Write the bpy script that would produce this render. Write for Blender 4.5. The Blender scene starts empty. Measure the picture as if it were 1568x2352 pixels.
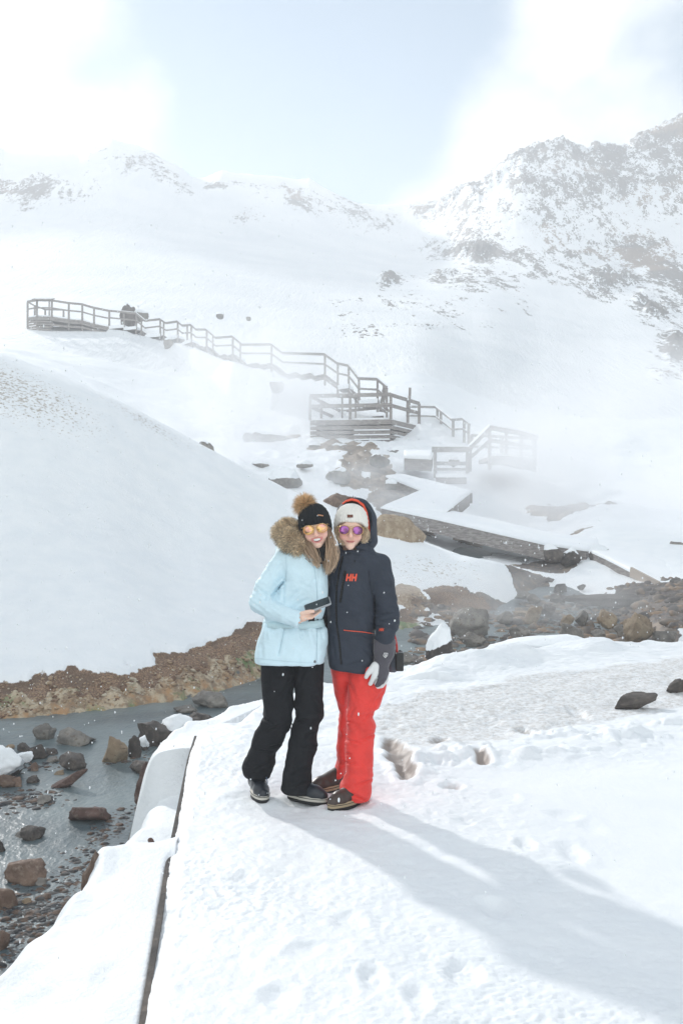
import bpy, bmesh, math, random
import numpy as np
from mathutils import Vector, Matrix

# ---------------------------------------------------------------- camera, world, sun
C = bpy.context.scene.collection
S = bpy.context.scene
FPX, CU, CV, CAMZ = 2287.0, 784.0, 1176.0, 1.6
cam_d = bpy.data.cameras.new('camera'); cam = bpy.data.objects.new('camera', cam_d); C.objects.link(cam)
cam_d.sensor_fit = 'VERTICAL'; cam_d.sensor_height = 24.0; cam_d.lens = 24.0 * FPX / 2352.0
cam_d.clip_start = 0.05; cam_d.clip_end = 3000
cam.location = (0, 0, CAMZ); cam.rotation_euler = (math.radians(90), 0, 0)
S.camera = cam
SUN_EL = math.radians(26.0)
SUN_DIR = Vector((-1.0, 1.80, 0)).normalized() * math.cos(SUN_EL) + Vector((0, 0, math.sin(SUN_EL)))
SUN_ROT = math.atan2(SUN_DIR.x, SUN_DIR.y)
S.view_settings.view_transform = 'Standard'; S.view_settings.look = 'None'
S.view_settings.gamma = 1.0; S.view_settings.use_curve_mapping = False
S.view_settings.exposure = 1.5
S.cycles.volume_bounces = 4; S.cycles.max_bounces = 6; S.cycles.diffuse_bounces = 4
S.cycles.volume_step_rate = 2.0; S.cycles.volume_max_steps = 64
S.cycles.sample_clamp_indirect = 4.0

w = bpy.data.worlds.new('World'); S.world = w; w.use_nodes = True
nt = w.node_tree; N = nt.nodes; L = nt.links
for n in list(N): N.remove(n)
def nd(t, **k):
    n = N.new(t)
    for a, b in k.items(): setattr(n, a, b)
    return n
out = nd('ShaderNodeOutputWorld'); bg = nd('ShaderNodeBackground'); bg.inputs[1].default_value = 0.055
sky = nd('ShaderNodeTexSky', sky_type='NISHITA'); sky.sun_disc = False
sky.sun_elevation = SUN_EL; sky.sun_rotation = SUN_ROT; sky.air_density = 1.0; sky.dust_density = 0.1; sky.ozone_density = 1.0
tc = nd('ShaderNodeTexCoord'); nz = nd('ShaderNodeTexNoise'); nz.inputs['Scale'].default_value = 5.5; nz.inputs['Detail'].default_value = 9; nz.inputs['Roughness'].default_value = 0.52
mp = nd('ShaderNodeMapping'); mp.inputs['Location'].default_value = (0.3, 0.1, 0.55); mp.inputs['Scale'].default_value = (1.0, 1.0, 1.3)
L.new(tc.outputs['Generated'], mp.inputs[0]); L.new(mp.outputs[0], nz.inputs['Vector'])
# cloud banks: soft masses of cloud in given compass directions, plus unseen ones added for fill light
def vmath(op, a=None, b=None):
    n = nd('ShaderNodeVectorMath', operation=op)
    for i, v in enumerate((a, b)):
        if v is None: continue
        if isinstance(v, (tuple, Vector)): n.inputs[i].default_value = tuple(v)
        else: L.new(v, n.inputs[i])
    return n
def mth(op, a, b=None, c=None, clamp=False):
    n = nd('ShaderNodeMath', operation=op); n.use_clamp = clamp
    for i, v in enumerate((a, b, c)):
        if v is None: continue
        if isinstance(v, (int, float)): n.inputs[i].default_value = v
        else: L.new(v, n.inputs[i])
    return n.outputs[0]
acc = None
for (u, v, rad, wt) in ((0, 60, .15, 1.3), (180, 120, .09, 1.0), (340, 240, .075, 1.0), (60, 400, .18, 1.4), (300, 430, .11, 1.0), (800, 530, .075, 1.2), (940, 460, .09, 1.2), (600, 640, .10, .9), (1130, 330, .105, 1.25), (1270, 80, .085, 1.15), (1180, 200, .07, .9), (1420, 300, .13, .95), (1500, 60, .10, .6), (1800, 200, .16, .9),
                        (1000, 560, .2, 1.2), (-300, 200, .3, 1.3)):
    d = Vector(((u - CU) / FPX, 1, (CV - v) / FPX)).normalized()
    dist = vmath('DISTANCE', tc.outputs['Generated'], d).outputs['Value']
    g = mth('MULTIPLY', dist, 1.0 / rad); g = mth('MULTIPLY', g, g); g = mth('MULTIPLY', g, -1.0); g = mth('EXPONENT', g); g = mth('MULTIPLY', g, wt)
    acc = g if acc is None else mth('MAXIMUM', acc, g)
for (d, rad, wt) in ((Vector((0, -1, .35)), 1.15, 1.2), (Vector((1, .1, .2)), .5, .9), (Vector((-1, .2, .5)), .5, 1.1), (Vector((.1, -.1, 1)), .5, .8)):  # clouds out of view, added to lift and neutralise the ambient light
    dist = vmath('DISTANCE', tc.outputs['Generated'], d.normalized()).outputs['Value']
    g = mth('MULTIPLY', dist, 1.0 / rad); g = mth('MULTIPLY', g, g); g = mth('MULTIPLY', g, -1.0); g = mth('EXPONENT', g); acc = mth('MAXIMUM', acc, mth('MULTIPLY', g, wt))
for (u, v, rad, wt) in ((700, 150, .12, -.9), (800, 290, .075, -.8), (620, 320, .06, -.6), (900, 60, .09, -.9), (560, 60, .06, -.6), (900, 300, .035, -.45), (680, 420, .05, -.45)):
    d = Vector(((u - CU) / FPX, 1, (CV - v) / FPX)).normalized()
    g = mth('MULTIPLY', vmath('DISTANCE', tc.outputs['Generated'], d).outputs['Value'], 1.0 / rad); g = mth('EXPONENT', mth('MULTIPLY', mth('MULTIPLY', g, g), -1.0)); acc = mth('ADD', acc, mth('MULTIPLY', g, wt))
nn = mth('SUBTRACT', nz.outputs[0], 0.5); nn = mth('MULTIPLY', nn, 2.7)
amt = mth('ADD', acc, nn)
mr = nd('ShaderNodeMapRange', interpolation_type='SMOOTHSTEP'); L.new(amt, mr.inputs[0])
mr.inputs[1].default_value = 0.16; mr.inputs[2].default_value = 1.15; mr.inputs[3].default_value = 0.0; mr.inputs[4].default_value = 1.0
mx = nd('ShaderNodeMixRGB'); L.new(mr.outputs[0], mx.inputs[0]); dim = nd('ShaderNodeMixRGB', blend_type='MULTIPLY'); dim.inputs[0].default_value = 1; L.new(sky.outputs[0], dim.inputs[1]); dim.inputs[2].default_value = (.70, .76, .72, 1); L.new(dim.outputs[0], mx.inputs[1])
dsun = vmath('DISTANCE', tc.outputs['Generated'], SUN_DIR).outputs['Value']
g = mth('MULTIPLY', dsun, 1 / 1.15); g = mth('MULTIPLY', g, g); g = mth('EXPONENT', mth('MULTIPLY', g, -1.0)); sepy = nd('ShaderNodeSeparateXYZ'); L.new(tc.outputs['Generated'], sepy.inputs[0]); back_ = nd('ShaderNodeMapRange', interpolation_type='SMOOTHSTEP'); L.new(sepy.outputs[1], back_.inputs[0]); back_.inputs[1].default_value = .5; back_.inputs[2].default_value = -.2; back_.inputs[3].default_value = 6.6; back_.inputs[4].default_value = 9.2  # unseen clouds behind the camera made brighter to raise the fill
cl = mth('ADD', mth('MULTIPLY', g, 1.0), back_.outputs[0])
ccol = nd('ShaderNodeCombineXYZ'); L.new(mth('MULTIPLY', cl, .955), ccol.inputs[0]); L.new(cl, ccol.inputs[1]); L.new(mth('MULTIPLY', cl, 1.005), ccol.inputs[2])
L.new(ccol.outputs[0], mx.inputs[2])
L.new(mx.outputs[0], bg.inputs[0]); L.new(bg.outputs[0], out.inputs[0])

sd = bpy.data.lights.new('sun', 'SUN'); sd.energy = 1.6; sd.angle = math.radians(2.0); sd.color = (1.0, 0.97, 0.93)
so = bpy.data.objects.new('sun', sd); C.objects.link(so); so.rotation_euler = (-SUN_DIR).to_track_quat('-Z', 'Y').to_euler(); so.location = SUN_DIR * 80

# ---------------------------------------------------------------- helpers
def P(u, v, Y): return Vector(((u - CU) / FPX * Y, Y, CAMZ + (CV - v) / FPX * Y))
def onz(u, v, z):
    Y = (CAMZ - z) * FPX / (v - CV); return P(u, v, Y)
RNG = np.random.default_rng(7)
_perm = RNG.permutation(256); _perm = np.concatenate([_perm, _perm, _perm])
_grad = RNG.normal(size=(256, 3)); _grad /= np.linalg.norm(_grad, axis=1)[:, None]
def perlin(x, y, z):
    x, y, z = np.broadcast_arrays(np.asarray(x, float), np.asarray(y, float), np.asarray(z, float))
    xi = np.floor(x).astype(int); yi = np.floor(y).astype(int); zi = np.floor(z).astype(int)
    xf, yf, zf = x - xi, y - yi, z - zi
    u = xf**3 * (xf * (xf * 6 - 15) + 10); v = yf**3 * (yf * (yf * 6 - 15) + 10); t = zf**3 * (zf * (zf * 6 - 15) + 10)
    def g(i, j, k):
        h = _perm[_perm[_perm[(xi + i) & 255] + ((yi + j) & 255)] + ((zi + k) & 255)]
        G = _grad[h]; return G[..., 0] * (xf - i) + G[..., 1] * (yf - j) + G[..., 2] * (zf - k)
    def lp(a, b, s): return a + s * (b - a)
    return 1.6 * lp(lp(lp(g(0,0,0), g(1,0,0), u), lp(g(0,1,0), g(1,1,0), u), v), lp(lp(g(0,0,1), g(1,0,1), u), lp(g(0,1,1), g(1,1,1), u), v), t)
def fbm(x, y, z, o=4, rough=0.5, ridged=False):
    s = 0; a = 1; tot = 0
    for i in range(o):
        n = perlin(x * 2**i + 17.3 * i, y * 2**i + 5.1 * i, z * 2**i - 9.7 * i)
        s = s + a * ((1 - 2 * np.abs(n)) if ridged else n); tot += a; a *= rough
    return s / tot
def smooth(a, b, x):
    t = np.clip((x - a) / (b - a), 0, 1); return t * t * (3 - 2 * t)

def tag(o, label=None, cat=None, group=None, kind=None):
    if label: o['label'] = label
    if cat: o['category'] = cat
    if group: o['group'] = group
    if kind: o['kind'] = kind
    return o
def mesh_obj(name, V, F, mat=None, parent=None, shade=True, attrs=None):
    me = bpy.data.meshes.new(name)
    V = np.asarray(V, np.float32)
    if isinstance(F, np.ndarray):
        nf, k = F.shape
        me.vertices.add(len(V)); me.vertices.foreach_set('co', V.ravel())
        me.loops.add(nf * k); me.loops.foreach_set('vertex_index', F.astype(np.int32).ravel())
        me.polygons.add(nf); me.polygons.foreach_set('loop_start', np.arange(0, nf * k, k, dtype=np.int32))
        me.update(calc_edges=True)
    else:
        me.from_pydata([tuple(v) for v in V], [], [tuple(f) for f in F]); me.update()
    me.polygons.foreach_set('use_smooth', np.full(len(me.polygons), shade, bool))
    for k, a in (attrs or {}).items():
        at = me.attributes.new(k, 'FLOAT', 'POINT'); at.data.foreach_set('value', np.asarray(a, np.float32))
    if mat is not None: me.materials.append(mat)
    o = bpy.data.objects.new(name, me); C.objects.link(o)
    if parent is not None: o.parent = parent
    return o
def empty(name, loc=(0, 0, 0), label=None, cat=None, group=None, kind=None):
    o = bpy.data.objects.new(name, None); C.objects.link(o); o.location = loc; o.empty_display_size = .1
    return tag(o, label, cat, group, kind)
def to_local(o, root):
    """keep world-space vertices where they are under a root that only has a location"""
    o.data.transform(Matrix.Translation(-root.location)); return o

# ---------------------------------------------------------------- materials
def M(name, base=(.5, .5, .5), rough=.7, **kw):
    m = bpy.data.materials.new(name); m.use_nodes = True
    b = m.node_tree.nodes['Principled BSDF']
    b.inputs['Base Color'].default_value = (*base, 1); b.inputs['Roughness'].default_value = rough
    for k, v in kw.items(): b.inputs[k.replace('_', ' ')].default_value = v
    return m
class NT:
    def __init__(s, m): s.t = m.node_tree; s.n = s.t.nodes; s.l = s.t.links; s.b = s.n['Principled BSDF']
    def new(s, t, **k):
        n = s.n.new(t)
        for a, b in k.items(): setattr(n, a, b)
        return n
    def coord(s, scale=1, kind='Object'):
        c = s.new('ShaderNodeTexCoord'); mp = s.new('ShaderNodeMapping'); s.l.new(c.outputs[kind], mp.inputs[0])
        mp.inputs['Scale'].default_value = scale if isinstance(scale, tuple) else (scale,) * 3
        return mp.outputs[0]
    def noise(s, scale, detail=4, rough=.55, vec=None, tscale=1):
        n = s.new('ShaderNodeTexNoise'); n.inputs['Scale'].default_value = scale; n.inputs['Detail'].default_value = detail; n.inputs['Roughness'].default_value = rough
        s.l.new(vec if vec is not None else s.coord(tscale), n.inputs['Vector']); return n.outputs[0]
    def attr(s, name): n = s.new('ShaderNodeAttribute', attribute_name=name); return n.outputs['Fac']
    def rng(s, x, a, b, c=0, d=1, sm=True):
        n = s.new('ShaderNodeMapRange', interpolation_type='SMOOTHSTEP' if sm else 'LINEAR'); s.l.new(x, n.inputs[0])
        for i, v in enumerate((a, b, c, d)): n.inputs[i + 1].default_value = v
        return n.outputs[0]
    def math(s, op, a, b=0):
        n = s.new('ShaderNodeMath', operation=op)
        for i, v in enumerate((a, b)):
            if isinstance(v, (int, float)): n.inputs[i].default_value = v
            else: s.l.new(v, n.inputs[i])
        return n.outputs[0]
    def mix(s, f, a, b):
        n = s.new('ShaderNodeMixRGB')
        for i, v in enumerate((f, a, b)):
            if isinstance(v, (int, float)): n.inputs[i].default_value = v
            elif isinstance(v, tuple): n.inputs[i].default_value = (*v, 1)
            else: s.l.new(v, n.inputs[i])
        return n.outputs[0]
    def base(s, c): s.l.new(c, s.b.inputs['Base Color'])
    def bump(s, h, strength=.3, dist=.01, prev=None):
        n = s.new('ShaderNodeBump'); n.inputs['Strength'].default_value = strength; n.inputs['Distance'].default_value = dist
        s.l.new(h, n.inputs['Height'])
        if prev is not None: s.l.new(prev, n.inputs['Normal'])
        s.l.new(n.outputs[0], s.b.inputs['Normal']); return n.outputs[0]
SNOW = (.86, .885, .91)
m_snow = M('snow', SNOW, .55); t = NT(m_snow)
t.base(t.mix(t.rng(t.noise(1.3, 3), .3, .7), (.84, .865, .895), (.89, .905, .92)))
h = t.bump(t.noise(38, 4, .65), .35, .012)
t.bump(t.noise(160, 2), .3, .003, h)
def rock_mat(name, c1, c2, c3, dist=.02, scale=5):
    m = M(name, c1, .85); t = NT(m)
    a = t.noise(scale, 6, .65); b = t.noise(scale * 3.3, 5, .7)
    c = t.mix(t.rng(a, .38, .62), c1, c2); c = t.mix(t.rng(b, .52, .7), c, c3); 
    oi = t.new('ShaderNodeObjectInfo'); r = t.rng(oi.outputs['Random'], 0, 1, .75, 1.25, False)
    n = t.new('ShaderNodeMixRGB', blend_type='MULTIPLY'); n.inputs[0].default_value = 1; t.l.new(c, n.inputs[1]); t.l.new(r, n.inputs[2]); c = n.outputs[0]
    sn = t.attr('snow'); sm = t.rng(t.math('ADD', sn, t.math('MULTIPLY', t.math('SUBTRACT', t.noise(scale * 2.5, 4), .5), .5)), .45, .55)
    t.base(t.mix(sm, c, SNOW))
    h = t.bump(t.noise(scale * 2.6, 8, .7), .9, dist)
    return m
m_rk_dark = rock_mat('rock_dark', (.055, .048, .045), (.10, .085, .075), (.16, .13, .11))
m_rk_brown = rock_mat('rock_brown', (.12, .075, .055), (.20, .135, .10), (.26, .20, .16))
m_rk_red = rock_mat('rock_red', (.085, .05, .042), (.14, .085, .07), (.20, .15, .13))
m_rk_grey = rock_mat('rock_grey', (.16, .15, .14), (.26, .24, .215), (.12, .09, .07))
m_rk_tan = rock_mat('rock_tan', (.26, .19, .125), (.38, .30, .21), (.17, .12, .085))
m_wood = M('weathered_hazed_wood', (.2, .17, .15), .8); t = NT(m_wood)
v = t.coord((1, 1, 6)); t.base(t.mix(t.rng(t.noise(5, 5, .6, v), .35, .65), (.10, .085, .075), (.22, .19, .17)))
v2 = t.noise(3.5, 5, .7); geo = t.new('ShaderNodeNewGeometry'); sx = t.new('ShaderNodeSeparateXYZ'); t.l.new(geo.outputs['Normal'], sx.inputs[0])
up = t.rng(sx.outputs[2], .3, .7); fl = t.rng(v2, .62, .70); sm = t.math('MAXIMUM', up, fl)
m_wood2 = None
c0 = t.mix(t.rng(t.noise(5, 5, .6, v), .35, .65), (.19, .17, .165), (.34, .31, .29)); t.base(t.mix(sm, c0, SNOW))  # timber greys lifted: distance haze and snow dust put into the colour
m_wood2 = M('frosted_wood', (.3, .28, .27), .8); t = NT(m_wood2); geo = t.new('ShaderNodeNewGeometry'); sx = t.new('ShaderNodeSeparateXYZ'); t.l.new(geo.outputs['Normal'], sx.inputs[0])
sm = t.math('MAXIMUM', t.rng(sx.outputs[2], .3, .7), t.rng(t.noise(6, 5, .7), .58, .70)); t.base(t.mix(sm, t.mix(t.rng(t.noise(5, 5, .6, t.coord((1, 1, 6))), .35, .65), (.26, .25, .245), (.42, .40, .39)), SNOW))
# ---------------------------------------------------------------- terrain
def lin(u, pts):
    p = np.array(pts, float); return np.interp(u, p[:, 0], p[:, 1])
SKY = [(-900, 420), (-500, 330), (-200, 352), (-60, 365), (0, 359), (9, 366), (90, 370), (180, 367), (201, 357), (228, 349), (258, 343), (282, 351), (318, 359), (348, 373), (372, 387), (420, 411), (441, 431), (468, 433), (510, 414), (540, 421), (591, 426), (630, 429), (684, 437), (711, 433), (738, 453), (780, 474), (803, 485), (822, 492), (864, 495), (900, 493), (925, 492), (949, 483), (1004, 483), (1044, 456), (1104, 440), (1129, 416), (1189, 363), (1234, 353), (1291, 336), (1326, 352), (1349, 360), (1374, 351), (1439, 358), (1464, 332), (1514, 313), (1568, 286), (1700, 250), (2100, 240), (2600, 330)]
MND = [(-900, 420), (-300, 640), (0, 808), (120, 850), (250, 908), (350, 962), (440, 1012), (520, 1052), (600, 1095), (660, 1125), (760, 1152), (870, 1195), (980, 1250), (1060, 1275), (1140, 1290), (1225, 1318), (1300, 1328), (1400, 1310), (1568, 1315), (2600, 1330)]
COLS = {  # u: (Y, v) of K0 K1 K2 [K3 v from MND] K4 K5 K6 K7 K8 [K9 from SKY]
 -700: [(10.5, 1750), (11.5, 1640), (17, 1160), (23, 0), (33, 700), (50, 700), (74, 690), (115, 600), (180, 470), (250, 0)],
 0:    [(12, 1652), (12.9, 1562), (17.5, 1185), (24, 0), (33, 870), (50, 803), (73, 755), (115, 640), (180, 500), (255, 0)],
 220:  [(12.6, 1618), (13.3, 1535), (18, 1215), (24.5, 0), (33, 960), (50, 880), (72, 765), (115, 645), (180, 500), (260, 0)],
 450:  [(13.6, 1578), (14.5, 1500), (18.5, 1300), (25, 0), (32, 1060), (48, 970), (68, 810), (115, 660), (190, 530), (270, 0)],
 620:  [(15.2, 1556), (16.5, 1422), (20, 1300), (25, 0), (31, 1130), (46, 1008), (62, 860), (115, 680), (200, 545), (290, 0)],
 784:  [(17.5, 1504), (18.5, 1440), (21, 1320), (25, 0), (29, 1172), (46, 1010), (58, 893), (115, 690), (210, 570), (310, 0)],
 950:  [(18.5, 1482), (20, 1390), (21.5, 1330), (24, 0), (29, 1235), (46, 1012), (58, 870), (120, 690), (220, 590), (320, 0)],
 1100: [(19.5, 1442), (21, 1380), (22, 1330), (23, 0), (25.5, 1305), (42, 1070), (60, 910), (120, 690), (180, 590), (250, 0)],
 1250: [(20, 1428), (22, 1395), (23, 1365), (24, 0), (26, 1302), (38, 1140), (60, 950), (120, 720), (170, 590), (235, 0)],
 1400: [(20, 1418), (21, 1398), (22.5, 1348), (24, 0), (27, 1235), (38, 1140), (60, 960), (120, 740), (170, 590), (230, 0)],
 1568: [(18, 1430), (19.5, 1390), (21, 1355), (23, 0), (27, 1235), (38, 1140), (60, 960), (120, 740), (170, 560), (230, 0)],
 2300: [(18, 1430), (19.5, 1390), (21, 1355), (23, 0), (27, 1235), (38, 1120), (60, 940), (120, 700), (170, 520), (230, 0)]}
CK = sorted(COLS); KY = np.array([[k[0] for k in COLS[c]] for c in CK], float); KV = np.array([[k[1] for k in COLS[c]] for c in CK], float)
def cubic_cols(x, xs, ys):
    # smooth (pchip) interpolation of one value across columns
    h = np.diff(xs); d = np.diff(ys) / h; m = np.zeros(len(xs)); m[0] = d[0]; m[-1] = d[-1]
    for i in range(1, len(xs) - 1):
        m[i] = 0 if d[i - 1] * d[i] <= 0 else 2 / (1 / d[i - 1] + 1 / d[i])
    x = np.clip(x, xs[0], xs[-1]); i = np.clip(np.searchsorted(xs, x) - 1, 0, len(xs) - 2); t = (x - xs[i]) / h[i]
    return (2*t**3 - 3*t**2 + 1) * ys[i] + (t**3 - 2*t**2 + t) * h[i] * m[i] + (-2*t**3 + 3*t**2) * ys[i+1] + (t**3 - t**2) * h[i] * m[i+1]
def knots(u):
    Y = []; Z = []
    for k in range(10):
        yk = cubic_cols(u, np.array(CK, float), KY[:, k])
        if k == 3: vk = lin(u, MND)
        elif k == 9: vk = lin(u, SKY)
        else: vk = cubic_cols(u, np.array(CK, float), KV[:, k])
        Y.append(yk); Z.append(CAMZ + (CV - vk) / FPX * yk)
    Y.append(Y[-1] + 45); Z.append(Z[-1] - 14); Y.append(Y[-1] + 120); Z.append(Z[-1] - 50)
    Y.insert(0, Y[0] - 2.0); Z.insert(0, Z[0] - 1.2); Y.insert(0, Y[0] * 0 - 50); Z.insert(0, Z[0] - 1.5)
    return np.array(Y), np.array(Z)
def wl(y): return np.interp(y, [-50, 15, 20, 22, 24, 26, 28, 33, 38, 60], [-.9, -.9, -.55, -.33, -.1, .1, .28, 1.0, 1.8, 5])
def far_h(u, y):
    Y, Z = knots(u); K = len(Y)
    d = (Z[1:] - Z[:-1]) / (Y[1:] - Y[:-1]); m = np.zeros_like(Z); m[0] = d[0]; m[-1] = d[-1]
    for i in range(1, K - 1):
        pr = d[i-1] * d[i]; hm = 2 * pr / np.where(np.abs(d[i-1] + d[i]) < 1e-6, 1, d[i-1] + d[i]); m[i] = np.where(pr <= 0, 0, hm)
    out = np.array(Z[0]) * 0
    for i in range(K - 1):
        h = Y[i+1] - Y[i]; t = (y - Y[i]) / h; msk = (t >= 0) & (t < 1) if i < K - 2 else (t >= 0); t = np.clip(t, 0, 1)
        val = (2*t**3 - 3*t**2 + 1) * Z[i] + (t**3 - 2*t**2 + t) * h * m[i] + (-2*t**3 + 3*t**2) * Z[i+1] + (t**3 - t**2) * h * m[i+1]
        out = np.where(msk, val, out)
    return out, Y, Z
# plateau of trodden snow: left/upper edge as x(y)
EDGE = [(-8, -.18), (0, -.45), (3.11, -.617), (4.67, -.80), (6.6, -1.0), (7.5, -1.07), (8.0, -1.0), (8.84, -.71), (9.6, -.15), (10.5, .55), (11.1, 1.3), (11.65, 2.1), (12.2, 3.2), (12.7, 4.4), (13.4, 7), (14, 12)]
EY = np.array([e[0] for e in EDGE]); EX = np.array([e[1] for e in EDGE])
def edge_x(y): return np.interp(y, EY, EX)
def plat_sd(x, y):
    """distance outside the plateau (0 inside)"""
    px = EX; py = EY; best = np.full(np.shape(x), 1e9)
    for i in range(len(px) - 1):
        ax, ay, bx, by = px[i], py[i], px[i+1], py[i+1]; dx, dy = bx - ax, by - ay
        t = np.clip(((x - ax) * dx + (y - ay) * dy) / (dx*dx + dy*dy), 0, 1)
        best = np.minimum(best, np.hypot(x - ax - t*dx, y - ay - t*dy))
    inside = (x > edge_x(y)) & (y < 14.2); return np.where(inside, -best, best)
def blob(x, y, cx, cy, rx, ry, ang=0):
    c, s = math.cos(ang), math.sin(ang); dx, dy = x - cx, y - cy
    a = (dx * c + dy * s) / rx; b = (-dx * s + dy * c) / ry; return np.exp(-(a*a + b*b))
def bankw(y):   # width of the near snow bank along the deck edge
    return np.interp(y, [-8, 3.0, 3.5, 4.0, 4.3, 4.55, 5.0, 5.4, 6.0, 7.0, 8.0, 8.6, 9.5, 12, 16], [1.1, .9, .80, .58, .44, .34, .34, .36, .34, .28, .20, .12, .10, .35, .5])
def Yst(u): return np.interp(u, [63, 250, 368, 534, 623, 746, 890], [73, 73, 71, 59, 56, 51.5, 48.5])
RAIL = [(251, 714), (284.6, 717), (313, 720), (333.4, 737.2), (368.2, 733.2), (382, 742.4), (408.2, 738.4), (419.4, 748), (439.4, 746.4), (451.4, 757.2), (474.6, 757.2), (496.2, 776), (534.6, 773.2), (557.4, 792), (623.4, 791.2), (649.8, 811), (746, 814), (775.6, 835), (800.6, 840.2), (824, 869.8), (866.7, 871.4), (888, 889.6)]
_rp = [P(u, v, float(Yst(u))) for (u, v) in RAIL]; WALK = (np.array([p.x for p in _rp]), np.array([p.y for p in _rp]), np.array([p.z - 1.1 for p in _rp]))
PATCH = []  # bare patches: (cx, cy, rx, ry, ang, kind, weight)
def patch(u0, v0, Y, ru, rv, kind, w=1.0, ang=0):
    p = P(u0, v0, Y); PATCH.append((p.x, p.y, ru / FPX * Y, rv, ang, kind, w))
patch(640, 1000, 46, 60, .8, 'grey'); patch(840, 1050, 41, 60, 2.5, 'grey', 1.1); patch(790, 1020, 44, 90, 1.6, 'grey', .9); patch(800, 1090, 37.5, 55, 1.8, 'grey', 1.1)
patch(900, 1130, 35, 60, 2.6, 'grey', 1.2); patch(960, 1150, 33, 45, 2.2, 'grey', 1.1); patch(880, 1100, 38, 40, 3, 'grey', 1.0); patch(1150, 1160, 31, 110, 1.7, 'grey', 1.0); patch(1290, 1090, 35, 120, 2.0, 'grey', .8)
patch(1330, 1185, 30, 70, .8, 'grey', .5); patch(480, 1015, 36, 25, 2.0, 'grey', .9)
patch(1050, 1375, 20.8, 75, .65, 'dirt', 1.3); patch(940, 1370, 20.3, 45, .8, 'tan', 1.2); patch(1300, 1400, 19.5, 300, 2.6, 'gravel', 1.3); patch(1500, 1360, 21.2, 110, 1.0, 'dark', 1.3); patch(1450, 1330, 22.3, 50, .4, 'dark', .9)
patch(1220, 1330, 23, 55, 1.6, 'gravel', 1.2); patch(1120, 1340, 22.5, 40, .7, 'snowkeep', -1.0); patch(1568, 1400, 19.5, 120, 1.5, 'gravel', 1.3); patch(1250, 1290, 26, 75, 1.3, 'gravel', 1.0); patch(1340, 1320, 23.3, 40, .6, 'snowkeep', -.8)
patch(700, 1135, 25, 70, .25, 'tan', .8); patch(560, 1075, 25, 80, .2, 'tan', .35); patch(830, 1175, 24.6, 60, .5, 'tan', .5)
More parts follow.
